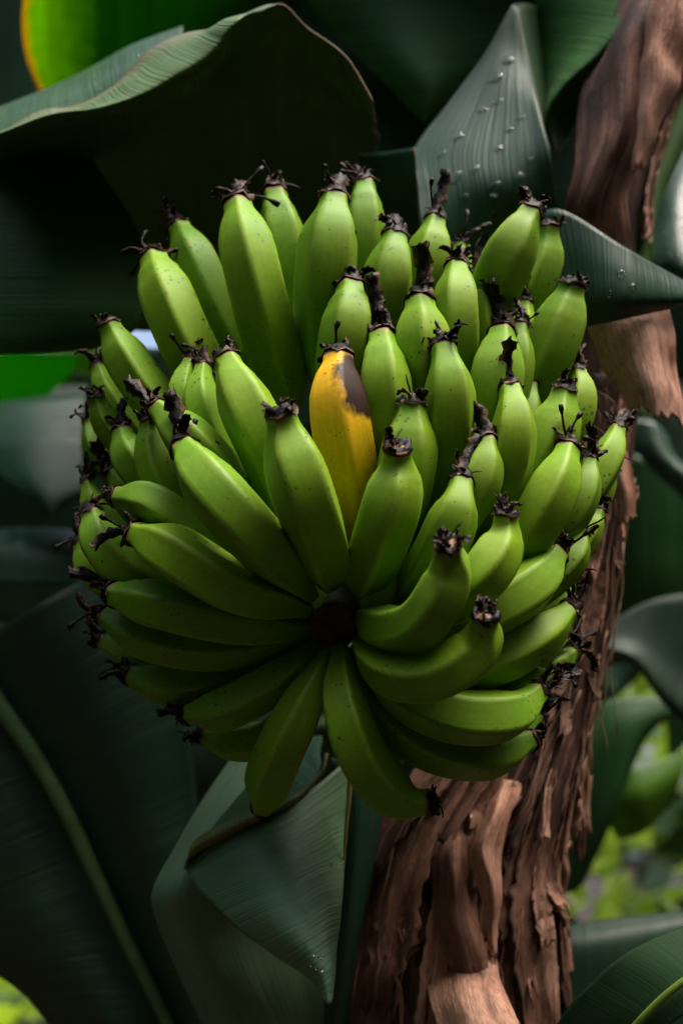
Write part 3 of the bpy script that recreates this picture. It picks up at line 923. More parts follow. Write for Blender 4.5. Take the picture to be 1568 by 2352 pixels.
def build_bunch():
    base = P(775, 1440, 1.0)
    root = empty("banana_bunch", base, "big bunch of unripe green bananas with one ripe yellow fruit, hanging beside the brown trunk", "banana bunch")
    dep, tt = solve_depths()
    for i, s in enumerate(BAN):
        banana(i, root, s, dep[i], tt)
    # the stalk that carries the hands, hanging towards the viewer, with its scarred end
    ctl = [(772, 1432, 0.992), (778, 1400, 1.02), (800, 1260, 1.07), (850, 980, 1.16), (930, 760, 1.22), (1060, 640, 1.26), (1250, 600, 1.29), (1385, 640, 1.27)]
    path = [P(*q) for q in catmull(ctl, 44)]
    rad = [0.0165] + [0.019] + [0.0225, 0.026] + [0.030] * 17 + [0.024] * 23
    tube("stalk", root, path, rad, M_RACHIS, 18, 0.12)
    # ragged scar left by the fallen flower bud
    c = P(766, 1436, 0.985); ax = (path[0] - path[2]).normalized()
    e1 = ax.orthogonal().normalized(); e2 = ax.cross(e1)
    vs, fs = [], []
    n = 22
    rr = random.Random(5)
    prof = [(1.0, -0.004), (1.05, 0.002), (0.95, 0.0045), (0.8, 0.002), (0.5, 0.004), (0.2, 0.001)]
    for k, (q, h) in enumerate(prof):
        for j in range(n):
            a = 2 * math.pi * j / n
            vs.append(c + (e1 * math.cos(a) + e2 * math.sin(a)) * 0.0165 * q * (1 + rr.uniform(-.07, .07)) + ax * (h + rr.uniform(-.0012, .0012)))
    for k in range(len(prof) - 1):
        for j in range(n):
            a = k * n + j; b = k * n + (j + 1) % n
            fs.append((a, b, b + n, a + n))
    fs.append(tuple((len(prof) - 1) * n + j for j in range(n)))
    mk("stalk_scar", vs, fs, M_RACHIS_END, root, [(0, 0)] * len(vs))
build_bunch()

# ------------------------------------------------------------------ water drops lying on a sheet
def drops(parent, rows, spots, size=(0.0022, 0.0045), seed=1, nu=30, nv=30, swap=False):
    """single drops: flattened domes placed on the sheet at (u, v) in 0..1"""
    A, U, Vv = sheet_grid(rows, nu, nv)
    r_ = random.Random(seed)
    for (u, v) in spots:
        i = min(nu - 2, max(1, int(u * (nu - 1)))); j = min(nv - 2, max(1, int(v * (nv - 1))))
        p = Vector(A[j, i])
        n = Vector(np.cross(A[j, i + 1] - A[j, i - 1], A[j + 1, i] - A[j - 1, i])).normalized()
        if n.dot(CAM - p) < 0: n = -n
        e1 = n.orthogonal().normalized(); e2 = n.cross(e1)
        R = r_.uniform(*size)
        vs, fs = [], []
        m, q = 12, 4
        jit = [1 + r_.uniform(-.22, .22) for _ in range(m)]
        sx = r_.uniform(0.8, 1.5)
        for k in range(q):
            f = k / q
            for t in range(m):
                a = 2 * math.pi * t / m
                vs.append(p + n * (0.0003 + R * 0.42 * math.sin(f * math.pi / 2)) + (e1 * math.cos(a) * sx + e2 * math.sin(a)) * R * math.cos(f * math.pi / 2) * jit[t])
        vs.append(p + n * (0.0003 + R * 0.42))
        for k in range(q - 1):
            for t in range(m):
                a = k * m + t; b = k * m + (t + 1) % m
                fs.append((a, b, b + m, a + m))
        for t in range(m): fs.append(((q - 1) * m + t, (q - 1) * m + (t + 1) % m, q * m))
        fs.append(tuple(reversed(range(m))))
        mk("water_drop", vs, fs, M_WATER, parent)

# ------------------------------------------------------------------ the plant that carries the bunch
TRUNK = [  # centre x, y, width, depth
 (1560, -260, 190, 1.36), (1520, -60, 190, 1.34), (1462, 180, 185, 1.31), (1395, 440, 165, 1.28), (1380, 620, 150, 1.26), (1385, 850, 150, 1.24),
 (1370, 1100, 140, 1.23), (1325, 1350, 165, 1.22), (1255, 1580, 210, 1.21), (1160, 1780, 300, 1.20), (1075, 1960, 400, 1.20),
 (1045, 2150, 460, 1.20), (1035, 2380, 500, 1.20), (1030, 3200, 560, 1.22)]

def build_main_plant():
    tr = catmull([(x, y, w, d) for x, y, w, d in TRUNK], 200)
    ctr = [P(a[0], a[1], a[3]) for a in tr]
    foot = Vector((ctr[-1].x - 0.02, ctr[-1].y + 0.02, 0.0))
    # carry the trunk on down to the soil
    k0 = len(ctr)
    last = ctr[-1]; lr = tr[-1, 2] / FPX * tr[-1, 3] / 2
    rad = [a[2] / FPX * a[3] / 2 for a in tr]
    for q in np.linspace(0, 1, 16)[1:]:
        ctr.append(last.lerp(foot + Vector((0, 0, -0.05)), q)); rad.append(lr * (1 + 0.25 * q))
    root = empty("banana_plant", foot, "banana plant with brown papery peeling trunk standing behind the fruit bunch", "banana plant")
    n = 150
    vs, uv, fs = [], [], []
    nrm = Vector((0, -1, 0.2)); frames = []
    Ls = 0.0
    for k, p in enumerate(ctr):
        t = (ctr[min(k + 1, len(ctr) - 1)] - ctr[max(k - 1, 0)]).normalized()
        nrm = (nrm - t * nrm.dot(t)).normalized(); bn = t.cross(nrm)
        if k: Ls += (p - ctr[k - 1]).length
        frames.append((p.copy(), nrm.copy(), bn.copy(), rad[k], Ls))
        for j in range(n):
            a = 2 * math.pi * j / n
            ca, sa = math.cos(a), math.sin(a)
            r = rad[k]
            # overlapping sheaths: stepped ridges that wander along the trunk
            g = nz((ca * 2.2, sa * 2.2, Ls * 2.0), 1.0)
            st = (a / (2 * math.pi) * 7 + 0.9 * nz((0.3, 0.7, Ls * 2.2)) + 0.5 * Ls * 3) % 1.0
            wa = a + 0.22 * nz((ca, sa, Ls * 4)) + 0.04 * nz((ca * 3, sa * 3, Ls * 14))
            cw, sw = math.cos(wa), math.sin(wa)
            r *= 1 + 0.09 * g + 0.06 * (st - 0.5) + 0.05 * nz((cw * 7, sw * 7, Ls * 5)) + 0.03 * abs(nz((cw * 20, sw * 20, Ls * 5))) + 0.018 * nz((cw * 44, sw * 44, Ls * 14))
            pk = nz((cw * 3 + 5, sw * 3, Ls * 9))
            if pk > 0.12: r *= 1.035
            vs.append(p + (nrm * ca + bn * sa) * r)
            uv.append((a * rad[k] if False else a * 0.075, Ls))
    for k in range(len(ctr) - 1):
        for j in range(n):
            a = k * n + j; b = k * n + (j + 1) % n
            fs.append((a, b, b + n, a + n))
    mk("trunk", vs, fs, M_BARK, root, uv)

    # dry strips peeling from the trunk
    r_ = random.Random(31)
    def strip(kc0, kc1, a0, aw, lift, mat, ragged=0.35, curl=0.006, label=None):
        nl, nw = 64, 9
        rows = []
        ph = r_.uniform(0, 50)
        for q in range(nl):
            f = q / (nl - 1)
            fk = kc0 + (kc1 - kc0) * f
            k = int(fk); g = fk - k; k = min(k, len(frames) - 2)
            p0, n0, b0, R0, L0 = frames[k]; p1, n1, b1, R1, L1 = frames[k + 1]
            p = p0.lerp(p1, g); nn = n0.lerp(n1, g).normalized(); bb = b0.lerp(b1, g).normalized(); R = R0 + (R1 - R0) * g
            row = []
            wl = aw * (1 - 0.15 * f - 0.75 * max(0, f - 0.75) * 3 * (0.6 + 0.5 * nz((ph, 1, 1)))) * (1 + 0.2 * nz((ph, f * 3, 0)))
            for j in range(nw):
                x = j / (nw - 1) - 0.5
                a = a0 + 0.10 * nz((ph + 3, f * 1.6, 0)) + x * wl * (1 + (0.34 * nz((ph + (5 if x > 0 else 9), f * 26, 0.3)) + 0.2 * nz((ph + (5 if x > 0 else 9), f * 70, 0.3))) * (abs(x) * 2) ** 2)
                lf = lift * (0.25 + f * f * 1.6) + curl * (abs(x) * 2) ** 3 * (0.2 + f * f) + 0.002 * nz((ph + x * 5, f * 9, 1.0))
                drop = Vector((0, 0, 0))
                if f > 0.8: drop = (p1 - p0).normalized() * ragged * 0.05 * nz((ph, x * 9, 4.0)) * (f - 0.8) / 0.2
                row.append(p + (nn * math.cos(a) + bb * math.sin(a)) * (R * 1.05 + lf) + drop)
            rows.append(row)
        A = np.array([[list(v) for v in r] for r in rows])
        du = np.linalg.norm(np.diff(A, axis=1), axis=2).mean(0); dv = np.linalg.norm(np.diff(A, axis=0), axis=2).mean(1)
        V_, F_, MI, UV = sheet_mesh(A, np.r_[0, np.cumsum(du)], np.r_[0, np.cumsum(dv)], False, 0.0012)
        mk("dry_sheath", V_, F_, [mat, mat, mat], root, UV, True, MI, label)
    for q in range(46):
        k0 = r_.uniform(76, 164)
        strip(k0, min(len(frames) - 3, k0 + r_.uniform(16, 60)), r_.uniform(-1.6, 1.6), r_.uniform(0.10, 0.62), r_.uniform(0.000, 0.009), r_.choice([M_SHEATH, M_BARK, M_BARK, M_SHEATH, M_SHEATH_L]))
    for q in range(7):
        k0 = r_.uniform(8, 66)
        strip(k0, k0 + r_.uniform(16, 36), r_.uniform(-1.5, 1.5), r_.uniform(0.3, 0.8), r_.uniform(0.001, 0.004), r_.choice([M_SHEATH, M_BARK]))

    # small flakes of dry skin
    for q in range(48):
        k0 = r_.uniform(70, 176)
        strip(k0, min(len(frames) - 3, k0 + r_.uniform(4, 13)), r_.uniform(-1.15, 1.15), r_.uniform(0.06, 0.26), r_.uniform(0.002, 0.008), r_.choice([M_SHEATH, M_BARK, M_SHEATH, M_SHEATH_L]), curl=r_.uniform(0.0, 0.012))

    # larger flaps that can be told apart
    S = lambda rows, mats, **kw: sheet("dry_sheath", root, rows, mats, thick=0.0014, rag=0.12, seed=rows[0][0][0], **kw)
    S([[(1340,735,1.14),(1440,720,1.12),(1545,690,1.14)], [(1375,800,1.14),(1460,780,1.11),(1552,770,1.13)], [(1425,900,1.13),(1500,880,1.10),(1562,880,1.13)], [(1462,962,1.12),(1520,955,1.095),(1580,1000,1.12)]],
      [M_SHEATH_L]*3, wob=0.008, wscale=26, label="pale brown dry leaf sheath flap hanging off the trunk under a folded leaf")
    S([[(1390,1040,1.16),(1412,1035,1.15),(1438,1040,1.16)], [(1400,1100,1.155),(1424,1095,1.14),(1446,1105,1.155)], [(1412,1165,1.15),(1432,1160,1.14),(1452,1170,1.15)], [(1424,1212,1.15),(1438,1205,1.14),(1458,1192,1.15)]],
      [M_SHEATH_L]*3, wob=0.003, wscale=40, label="narrow pale splinter of dry sheath sticking out from the trunk")
    S([[(1455,-120,1.25),(1540,-130,1.21),(1660,-150,1.25)], [(1395,60,1.22),(1480,60,1.18),(1590,30,1.22)], [(1345,220,1.21),(1440,220,1.165),(1560,200,1.21)], [(1318,340,1.20),(1400,350,1.16),(1510,330,1.20)], [(1300,470,1.19),(1370,480,1.16),(1450,440,1.19)], [(1310,580,1.20),(1370,580,1.18),(1435,560,1.20)], [(1320,700,1.21),(1370,700,1.20),(1430,690,1.21)]],
      [M_SHEATH, M_SHEATH, M_SHEATH], wob=0.010, wscale=18, label="long brown dry leaf stalk sloping down along the upper trunk")
    S([[(1520,-120,1.19),(1560,-120,1.175),(1660,-150,1.19)], [(1490,60,1.17),(1520,55,1.155),(1600,20,1.17)], [(1475,200,1.165),(1500,195,1.15),(1560,180,1.165)], [(1462,300,1.16),(1480,300,1.148),(1520,290,1.16)], [(1450,400,1.16),(1460,398,1.15),(1478,390,1.16)]],
      [M_SHEATH_L]*3, wob=0.006, wscale=30)
    S([[(1130,1800,1.15),(1160,1790,1.14),(1200,1800,1.15)], [(1110,1870,1.115),(1140,1860,1.10),(1172,1865,1.115)], [(1078,1960,1.10),(1110,1950,1.085),(1150,1955,1.10)], [(1092,2030,1.095),(1122,2030,1.08),(1150,2035,1.095)], [(1118,2110,1.095),(1132,2110,1.085),(1146,2115,1.095)], [(1124,2200,1.10),(1132,2200,1.09),(1142,2202,1.10)]],
      [M_SHEATH_L]*3, wob=0.003, wscale=30, nv=60, label="torn pinkish dry sheath strip peeling off the lower trunk")
    S([[(1010,2470,1.05),(1110,2450,1.035),(1230,2440,1.05)], [(1000,2370,1.07),(1090,2350,1.05),(1185,2330,1.07)], [(985,2290,1.095),(1070,2270,1.075),(1150,2240,1.095)], [(985,2215,1.14),(1060,2200,1.115),(1140,2160,1.14)]],
      [M_SHEATH_L]*3, wob=0.004, wscale=26, nu=44, nv=50, label="pale pink dry sheath curling out at the foot of the visible trunk")
    S([[(1095,1850,1.16),(1050,1880,1.14),(1000,1900,1.16)], [(1085,1950,1.125),(1040,1970,1.105),(990,1990,1.125)], [(1090,2060,1.115),(1050,2080,1.095),(1000,2110,1.115)], [(1110,2150,1.105),(1070,2170,1.09),(1020,2190,1.105)], [(1125,2240,1.10),(1090,2260,1.09),(1050,2255,1.10)]],
      [M_SHEATH]*3, wob=0.004, wscale=26, nv=60, nu=40)
    S([[(1180,1880,1.18),(1230,1880,1.17),(1275,1890,1.19)], [(1165,2000,1.165),(1225,2000,1.15),(1262,2010,1.18)], [(1160,2130,1.155),(1230,2130,1.14),(1278,2140,1.17)], [(1165,2260,1.15),(1235,2260,1.135),(1290,2270,1.165)], [(1170,2420,1.15),(1240,2420,1.135),(1300,2420,1.165)]],
      [M_BARK]*3, wob=0.007, wscale=24, nv=60, nu=44)
    S([[(860,1900,1.19),(900,1890,1.17),(950,1880,1.19)], [(830,2050,1.17),(880,2040,1.15),(940,2030,1.17)], [(815,2200,1.16),(880,2190,1.14),(950,2180,1.16)], [(800,2340,1.15),(870,2340,1.13),(950,2330,1.15)]],
      [M_BARK]*3, wob=0.006, wscale=24, nv=50, nu=40)
    # strings of shredded sheath hanging on the right
    for q in range(16):
        x0 = r_.uniform(1255, 1335); y0 = r_.uniform(1600, 1740); ln = r_.uniform(140, 330); w = r_.uniform(8, 26); d0 = r_.uniform(1.20, 1.26)
        dx = r_.uniform(-15, 40)
        S([[(x0 - w * .5, y0, d0), (x0, y0, d0 - .008), (x0 + w * .5, y0, d0)],
           [(x0 - w * .6 + dx * .3, y0 + ln * .35, d0), (x0 + dx * .3, y0 + ln * .35, d0 - .012), (x0 + w * .6 + dx * .3, y0 + ln * .35, d0)],
           [(x0 - w * .4 + dx * .6, y0 + ln * .7, d0), (x0 + dx * .6, y0 + ln * .7, d0 - .008), (x0 + w * .5 + dx * .6, y0 + ln * .72, d0)],
           [(x0 - w * .15 + dx, y0 + ln, d0), (x0 + dx, y0 + ln, d0 - .002), (x0 + w * .2 + dx, y0 + ln * 1.02, d0)]],
          [r_.choice([M_SHEATH, M_BARK, M_SHEATH_L])] * 3, nu=8, nv=18, wob=0.005, wscale=40)
    # long dry fibres lying along the trunk
    for q in range(60):
        k0 = int(r_.uniform(60, 150)); k1 = min(len(frames) - 2, k0 + int(r_.uniform(18, 50)))
        a0 = r_.uniform(-1.5, 1.5); sl = r_.uniform(-0.25, 0.25); ph = r_.uniform(0, 90)
        path = []
        for k in range(k0, k1, 2):
            f = (k - k0) / (k1 - k0)
            p, nn, bb, R, L = frames[k]
            a = a0 + sl * f + 0.12 * nz((ph, f * 5, 0))
            path.append(p + (nn * math.cos(a) + bb * math.sin(a)) * (R * 1.07 + 0.004 + 0.006 * nz((ph, f * 6, 3)) + 0.02 * f ** 4))
        tube("fibre", root, path, list(np.linspace(0.0009, 0.0004, len(path))), r_.choice([M_FIBRE, M_FIBRE, M_SHEATH]), 5)
    # loose fibres
    for q in range(8):
        x0, y0 = r_.uniform(1330, 1380), r_.uniform(830, 1000)
        pts = [(x0, y0, 1.15), (x0 + r_.uniform(20, 60), y0 + r_.uniform(-40, 60), 1.13), (x0 + r_.uniform(0, 50), y0 + r_.uniform(80, 160), 1.13), (x0 - r_.uniform(20, 60), y0 + r_.uniform(160, 200), 1.14)]
        path = [P(*z) for z in catmull(pts, 22)]
        tube("fibre", root, path, [0.0004] * 22, M_FIBRE, 5)
    return root

MAIN = build_main_plant()

def leaf(plant, rows, mats=None, label=None, **kw):
    mats = mats or [M_LEAF, M_UNDER, M_RIM]
    return sheet("leaf", plant, rows, mats, label=label, **kw)

# --- leaves of the same plant, seen round the bunch
# big leaf arching over the bunch, its margin rolled up towards the viewer
A_F = [(-60,330),(90,280),(220,250),(330,217),(440,165),(515,100),(568,42),(640,14),(720,78),(790,143),(856,255)]
A_M = [(-60,330),(62,262),(160,240),(228,190),(300,118),(395,62),(480,62),(575,20),(690,58),(765,120),(850,240)]
A_B = [(-60,560),(90,620),(200,700),(290,752),(380,752),(470,700),(560,640),(640,600),(720,560),(790,500),(870,430)]
A_M = [(x + 4 * math.sin(i * 5.1), y + 9 * math.sin(i * 2.7) * (0 < i < 10)) for i, (x, y) in enumerate(A_M)]
A_M = [(x * .78 + a * .22, y * .78 + b * .22) if i < 7 else (a, b) for i, ((x, y), (a, b)) in enumerate(zip(A_M, A_F))]
A_C = [(-60,430),(90,430),(210,450),(310,460),(410,430),(495,390),(570,340),(640,310),(720,310),(790,320),(866,345)]
rowsA = [[(x, y, 1.40) for x, y in A_B], [(x, y, 1.36) for x, y in A_C],
         [((a + c) / 2, (b * .66 + d * .34), 1.24) for (a, b), (c, d) in zip(A_F, A_C)],
         [(a, b + 3, 1.115 if i < 7 else 1.15) for i, (a, b) in enumerate(A_F)],
         [(a * .85 + c * .15, b * .85 + d * .15, 1.085 if i < 7 else 1.145) for i, ((a, b), (c, d)) in enumerate(zip(A_F, A_M))],
         [((a + c) / 2, (b + d) / 2 - (0 if i < 7 else 4), 1.10 if i < 7 else 1.142) for i, ((a, b), (c, d)) in enumerate(zip(A_F, A_M))],
         [(x, y - (0 if i < 7 else 8), 1.145 if i < 7 else 1.14) for i, (x, y) in enumerate(A_M)]]
rowsA2 = [[(-60,345,1.17),(90,275,1.17),(210,235,1.17),(300,170,1.17),(420,100,1.19)], [(-60,310,1.21),(95,240,1.21),(200,195,1.21),(300,135,1.22),(420,80,1.23)],
          [(-60,268,1.31),(105,205,1.31),(200,160,1.31),(300,105,1.31),(420,60,1.32)]]
rowsA.reverse()
lA = leaf(MAIN, rowsA, [M_ARCH, M_LEAF, M_RIM], "large leaf arching over the bunch with a rolled up brown edge", nu=90, nv=60, wob=0.006, wscale=22, swap=False, thick=0.0013)
lA2 = leaf(MAIN, rowsA2, [M_LEAF, M_UNDER, M_RIM], "wet teal upper side of a leaf beyond the rolled edge", nu=40, nv=16, swap=False)
rr = random.Random(11)
drops(lA2, rowsA2, [(rr.uniform(.15, .95), rr.uniform(.15, .8)) for _ in range(26)], (0.0010, 0.0022), 3)

# leaf pointing down at top centre
rowsF = [[(660,-45,1.490),(900,-60,1.460),(1215,-45,1.500)], [(765,75,1.490),(940,75,1.450),(1165,60,1.490)], [(840,150,1.480),(970,150,1.440),(1115,140,1.480)],
         [(910,218,1.470),(985,215,1.440),(1060,205,1.470)], [(972,280,1.460),(980,280,1.450),(990,275,1.460)]]
lF = leaf(MAIN, rowsF, [M_LEAF_G, M_UNDER, M_RIM], "pointed dark green leaf hanging down, speckled with small drops", swap=True, nu=34, nv=34, thick=0.002)
drops(lF, rowsF, [(rr.uniform(.12, .7), rr.uniform(.1, .8)) for _ in range(34)], (0.0008, 0.0017), 4)
# folded glossy leaf with the pale sheen
rowsG = [[(1160,40),(1170,22),(1178,12),(1190,22)], [(1105,135),(1140,118),(1172,118),(1212,150)], [(1030,236),(1100,230),(1165,228),(1236,250)],
         [(948,348),(1055,350),(1160,350),(1262,350)], [(956,430),(1065,438),(1170,442),(1276,440)], [(966,530),(1075,545),(1180,545),(1290,508)], [(985,640),(1085,655),(1190,650),(1288,600)]]
def g_depth(x, y):
    q = (x - 1095) * .516 + (y - 265) * .856
    return 1.215 - .00018 * min(q, 180) + .00022 * max(0, q - 180) - .0235 * math.tanh(q / 62.0)
rowsG = [[(x, y, g_depth(x, y)) for x, y in r] for r in rowsG]
lG = leaf(MAIN, rowsG, [M_GLOSS, M_UNDER, M_RIM], "glossy folded leaf with a pale blue sheen and big water drops", nu=40, nv=50, swap=False, thick=0.0016)
drops(lG, rowsG, [(.42,.38),(.55,.36),(.70,.44),(.62,.50),(.30,.46),(.22,.52),(.45,.58),(.80,.40),(.50,.28),(.66,.22),(.35,.70),(.58,.66),(.75,.62),(.30,.62),(.85,.55),(.52,.76)], (0.0034, 0.0060), 5, 40, 50)
rowsG2 = [[(822,356,1.21),(885,348,1.20),(952,338,1.18)], [(845,420,1.22),(905,415,1.20),(958,420,1.185)], [(880,500,1.24),(920,505,1.22),(968,520,1.20)], [(900,600,1.26),(930,600,1.25),(980,620,1.23)]]
leaf(MAIN, rowsG2, [M_GLOSS, M_UNDER, M_RIM], "small folded back leaf corner above the topmost bananas", nu=16, nv=16)
rowsG3 = [[(1178,10,1.345),(1212,8,1.36),(1246,22,1.44)], [(1206,120,1.31),(1232,110,1.35),(1256,110,1.44)], [(1236,250,1.25),(1250,240,1.30),(1264,230,1.40)], [(1262,350,1.21),(1268,345,1.25),(1276,340,1.34)]]
leaf(MAIN, rowsG3, [M_LEAF_S, M_UNDER, M_RIM], None, nu=12, nv=20)
# leaf with a sinuous margin left of the trunk
rowsH = [[(1225,-40,1.42),(1228,90,1.42),(1232,200,1.40),(1238,275,1.38),(1250,345,1.34)], [(1350,-40,1.32),(1300,100,1.32),(1262,195,1.32),(1246,270,1.32),(1258,345,1.30)],
         [(1485,-25,1.20),(1372,112,1.21),(1292,192,1.22),(1255,264,1.23),(1268,345,1.24)], [(1500,30,1.24),(1398,150,1.24),(1322,215,1.25),(1284,280,1.26),(1276,350,1.26)], [(1540,100,1.32),(1430,220,1.32),(1360,260,1.32),(1310,310,1.30),(1284,356,1.28)]]
leaf(MAIN, rowsH, [M_LEAF_G, M_UNDER, M_RIM], "curved leaf with a thin pale margin close to the upper trunk", nu=34, nv=30)
# folded leaf lying across the trunk
rowsI = [[(1215, 500, 1.142), (1290, 482, 1.124), (1420, 560, 1.107), (1500, 607, 1.12), (1610, 668, 1.152)], [(1240, 600, 1.13), (1310, 600, 1.112), (1420, 625, 1.095), (1510, 650, 1.108), (1610, 678, 1.14)], [(1270, 700, 1.126), (1325, 700, 1.108), (1420, 690, 1.091), (1510, 690, 1.104), (1610, 688, 1.136)], [(1300, 765, 1.14), (1345, 750, 1.122), (1420, 735, 1.105), (1510, 715, 1.118), (1610, 694, 1.15)]]
lI = leaf(MAIN, rowsI, [M_GLOSS, M_UNDER, M_RIM], "dark wedge of folded leaf lying across the trunk beside the bunch", nu=36, nv=24, swap=False)
drops(lI, rowsI, [(.55,.35),(.62,.5),(.48,.6)], (0.002, 0.004), 6)
# leaf under the bunch: rolled funnel with a hanging point
rowsJ = [[(424, 1990, 1.07), (515, 1922, 1.05), (608, 1880, 1.05), (700, 1822, 1.08), (806, 1735, 1.14)], [(455, 2040, 1.05), (560, 2000, 1.02), (650, 1960, 1.02), (732, 1918, 1.055), (799, 1880, 1.115)], [(540, 2125, 1.015), (612, 2092, 0.985), (682, 2062, 0.985), (737, 2032, 1.015), (787, 2010, 1.06)], [(640, 2195, 0.985), (682, 2172, 0.96), (717, 2152, 0.96), (750, 2132, 0.975), (779, 2120, 1.005)], [(712, 2252, 0.96), (730, 2240, 0.945), (745, 2228, 0.945), (757, 2216, 0.95), (769, 2205, 0.965)], [(748, 2309, 0.94), (750, 2308, 0.938), (752, 2307, 0.938), (754, 2306, 0.938), (757, 2304, 0.94)]]
rowsJ2 = [[(424, 1990, 1.072), (515, 1922, 1.052), (608, 1880, 1.052), (700, 1822, 1.082), (742, 1770, 1.13)], [(430, 1972, 1.08), (512, 1912, 1.06), (605, 1868, 1.06), (694, 1805, 1.09), (738, 1750, 1.14)], [(442, 1955, 1.12), (505, 1890, 1.12), (570, 1830, 1.13), (650, 1770, 1.15), (735, 1730, 1.17)], [(460, 1940, 1.18), (510, 1850, 1.19), (575, 1760, 1.2), (660, 1700, 1.21), (740, 1690, 1.21)]]
lJ = leaf(MAIN, rowsJ, [M_UNDER_J, M_LEAF, M_RIM], "grey green leaf rolled into a funnel under the bunch, ending in a hanging point", nu=40, nv=44, swap=True, thick=0.0016, wob=0.002, wscale=20)
leaf(MAIN, rowsJ2, [M_LEAF, M_UNDER, M_RIM], "dark inside of the rolled leaf under the bunch", nu=30, nv=24)
JM = [(424,1990,1.070),(440,1962,1.060),(515,1922,1.048),(608,1880,1.048),(700,1822,1.075),(736,1776,1.12),(744,1736,1.15)]
lw = [10, 30, 30, 22, 14, 10, 6]
rowsJ3 = [[(x, y + 4, d) for (x, y, d) in JM], [(x + 1, y - w * .35, d - .010) for (x, y, d), w in zip(JM, lw)], [(x + 3, y - w * .8, d - .004) for (x, y, d), w in zip(JM, lw)], [(x + 6, y - w, d + .012) for (x, y, d), w in zip(JM, lw)], [(x + 8, y - w * .8, d + .022) for (x, y, d), w in zip(JM, lw)]]
leaf(MAIN, rowsJ3, [M_LIP, M_LIP, M_RIM], "yellow and brown rolled lip of the leaf under the bunch", nu=60, nv=16, wob=0.002, wscale=40)
drops(lJ, rowsJ, [(rr.uniform(.25, .95), rr.uniform(.25, .8)) for _ in range(30)], (0.0008, 0.0017), 8)
tube("midrib", MAIN, [P(*q) for q in catmull([(806,1780,1.075),(799,1850,1.070),(792,1930,1.07),(789,1990,1.075)], 14)], list(np.linspace(0.0022, 0.0009, 14)), M_RIBY, 8)
rowsK = [[(560,1700,1.20),(640,1690,1.20),(740,1700,1.22)], [(470,1830,1.17),(560,1830,1.15),(700,1830,1.20)], [(400,1950,1.15),(490,1950,1.13),(700,1960,1.20)], [(352,2042,1.14),(450,2050,1.12),(700,2080,1.20)],
         [(356,2105,1.14),(460,2130,1.13),(720,2180,1.20)], [(392,2195,1.15),(500,2230,1.14),(740,2280,1.20)], [(440,2300,1.16),(560,2330,1.16),(760,2380,1.20)], [(520,2460,1.18),(640,2470,1.18),(800,2480,1.20)]]
lK = leaf(MAIN, rowsK, [M_UNDER_J, M_UNDER, M_RIM], "broad green leaf half hidden behind the rolled leaf under the bunch", nu=34, nv=44, swap=False)
rowsO = [[(760,1740,1.16),(810,1760,1.15),(890,1800,1.16)], [(770,1900,1.15),(815,1900,1.14),(876,1890,1.15)], [(765,2050,1.14),(805,2050,1.13),(848,2040,1.14)], [(750,2220,1.13),(785,2220,1.125),(815,2200,1.13)], [(740,2440,1.13),(765,2440,1.125),(790,2430,1.13)]]
leaf(MAIN, rowsO, [M_LEAF_D, M_UNDER, M_RIM], "narrow dark leaf hanging between the rolled leaf and the trunk", nu=18, nv=30)
# green stalk along the right of the dry one
tube("petiole", MAIN, [P(*q) for q in catmull([(1640,120,1.30),(1560,300,1.29),(1500,430,1.28),(1468,540,1.27),(1450,680,1.27)], 20)], [0.011] * 20, M_RIB, 12, label="green leaf stalk beside the dry brown one")
leaf(MAIN, [[(1440,440,1.36),(1475,430,1.36)], [(1430,520,1.36),(1500,540,1.36)], [(1440,640,1.36),(1490,620,1.36)]], [M_BRIGHT, M_BRIGHT, M_RIM], None, nu=10, nv=10)

# ------------------------------------------------------------------ neighbouring plant on the left
def stem_tube(root, foot, top, r0, r1, mat):
    path = [Vector(foot).lerp(Vector(top), q) + Vector((0.03 * math.sin(q * 3), 0.02 * math.sin(q * 4), 0)) for q in np.linspace(0, 1, 14)]
    tube("trunk", root, path, list(np.linspace(r0, r1, 14)), mat, 20, 0.1)

LEFT = empty("banana_plant", (-0.95, 2.35, 0.0), "neighbouring banana plant whose broad dark leaves fill the space left of the bunch", "banana plant")
stem_tube(LEFT, (-0.95, 2.35, -0.05), (-0.85, 2.2, 2.1), 0.11, 0.07, M_SHEATH)
rowsC = [[(60,-60,1.46),(200,-60,1.48),(400,-60,1.50),(680,-60,1.52)], [(50,40,1.53),(200,40,1.56),(400,40,1.58),(680,40,1.60)], [(60,130,1.60),(200,130,1.64),(400,130,1.66),(680,130,1.68)], [(98,230,1.67),(220,235,1.72),(400,240,1.74),(680,240,1.75)]]
leaf(LEFT, rowsC, [M_BACKLIT, M_BACKLIT, M_RIM], "translucent leaf with a yellow edge and painted backlight glow behind the arching leaf", nu=40, nv=30, swap=False)
rowsB = [[(-80, 290, 1.33), (40, 290, 1.31), (165, 300, 1.33)], [(-80, 400, 1.28), (80, 400, 1.25), (236, 402, 1.28)], [(-80, 480, 1.25), (110, 480, 1.21), (292, 484, 1.25)], [(-80, 580, 1.22), (130, 580, 1.18), (338, 582, 1.22)], [(-80, 690, 1.2), (130, 690, 1.16), (346, 690, 1.2)], [(-80, 770, 1.19), (100, 770, 1.16), (306, 762, 1.19)], [(-80, 815, 1.2), (60, 812, 1.17), (210, 803, 1.2)]]
leaf(LEFT, rowsB, [M_LEAF_T, M_LEAF_T, M_RIM], "broad dark leaf with a rounded edge left of the upper bananas", nu=30, nv=34, swap=True)
rowsZ = [[(-200,-140,1.85),(100,-140,1.80),(500,-140,1.85)], [(-200,150,1.85),(100,150,1.80),(500,150,1.85)], [(-200,430,1.85),(100,430,1.80),(400,430,1.85)]]
leaf(LEFT, rowsZ, [M_LEAF_D, M_UNDER, M_RIM], None, nu=20, nv=20)
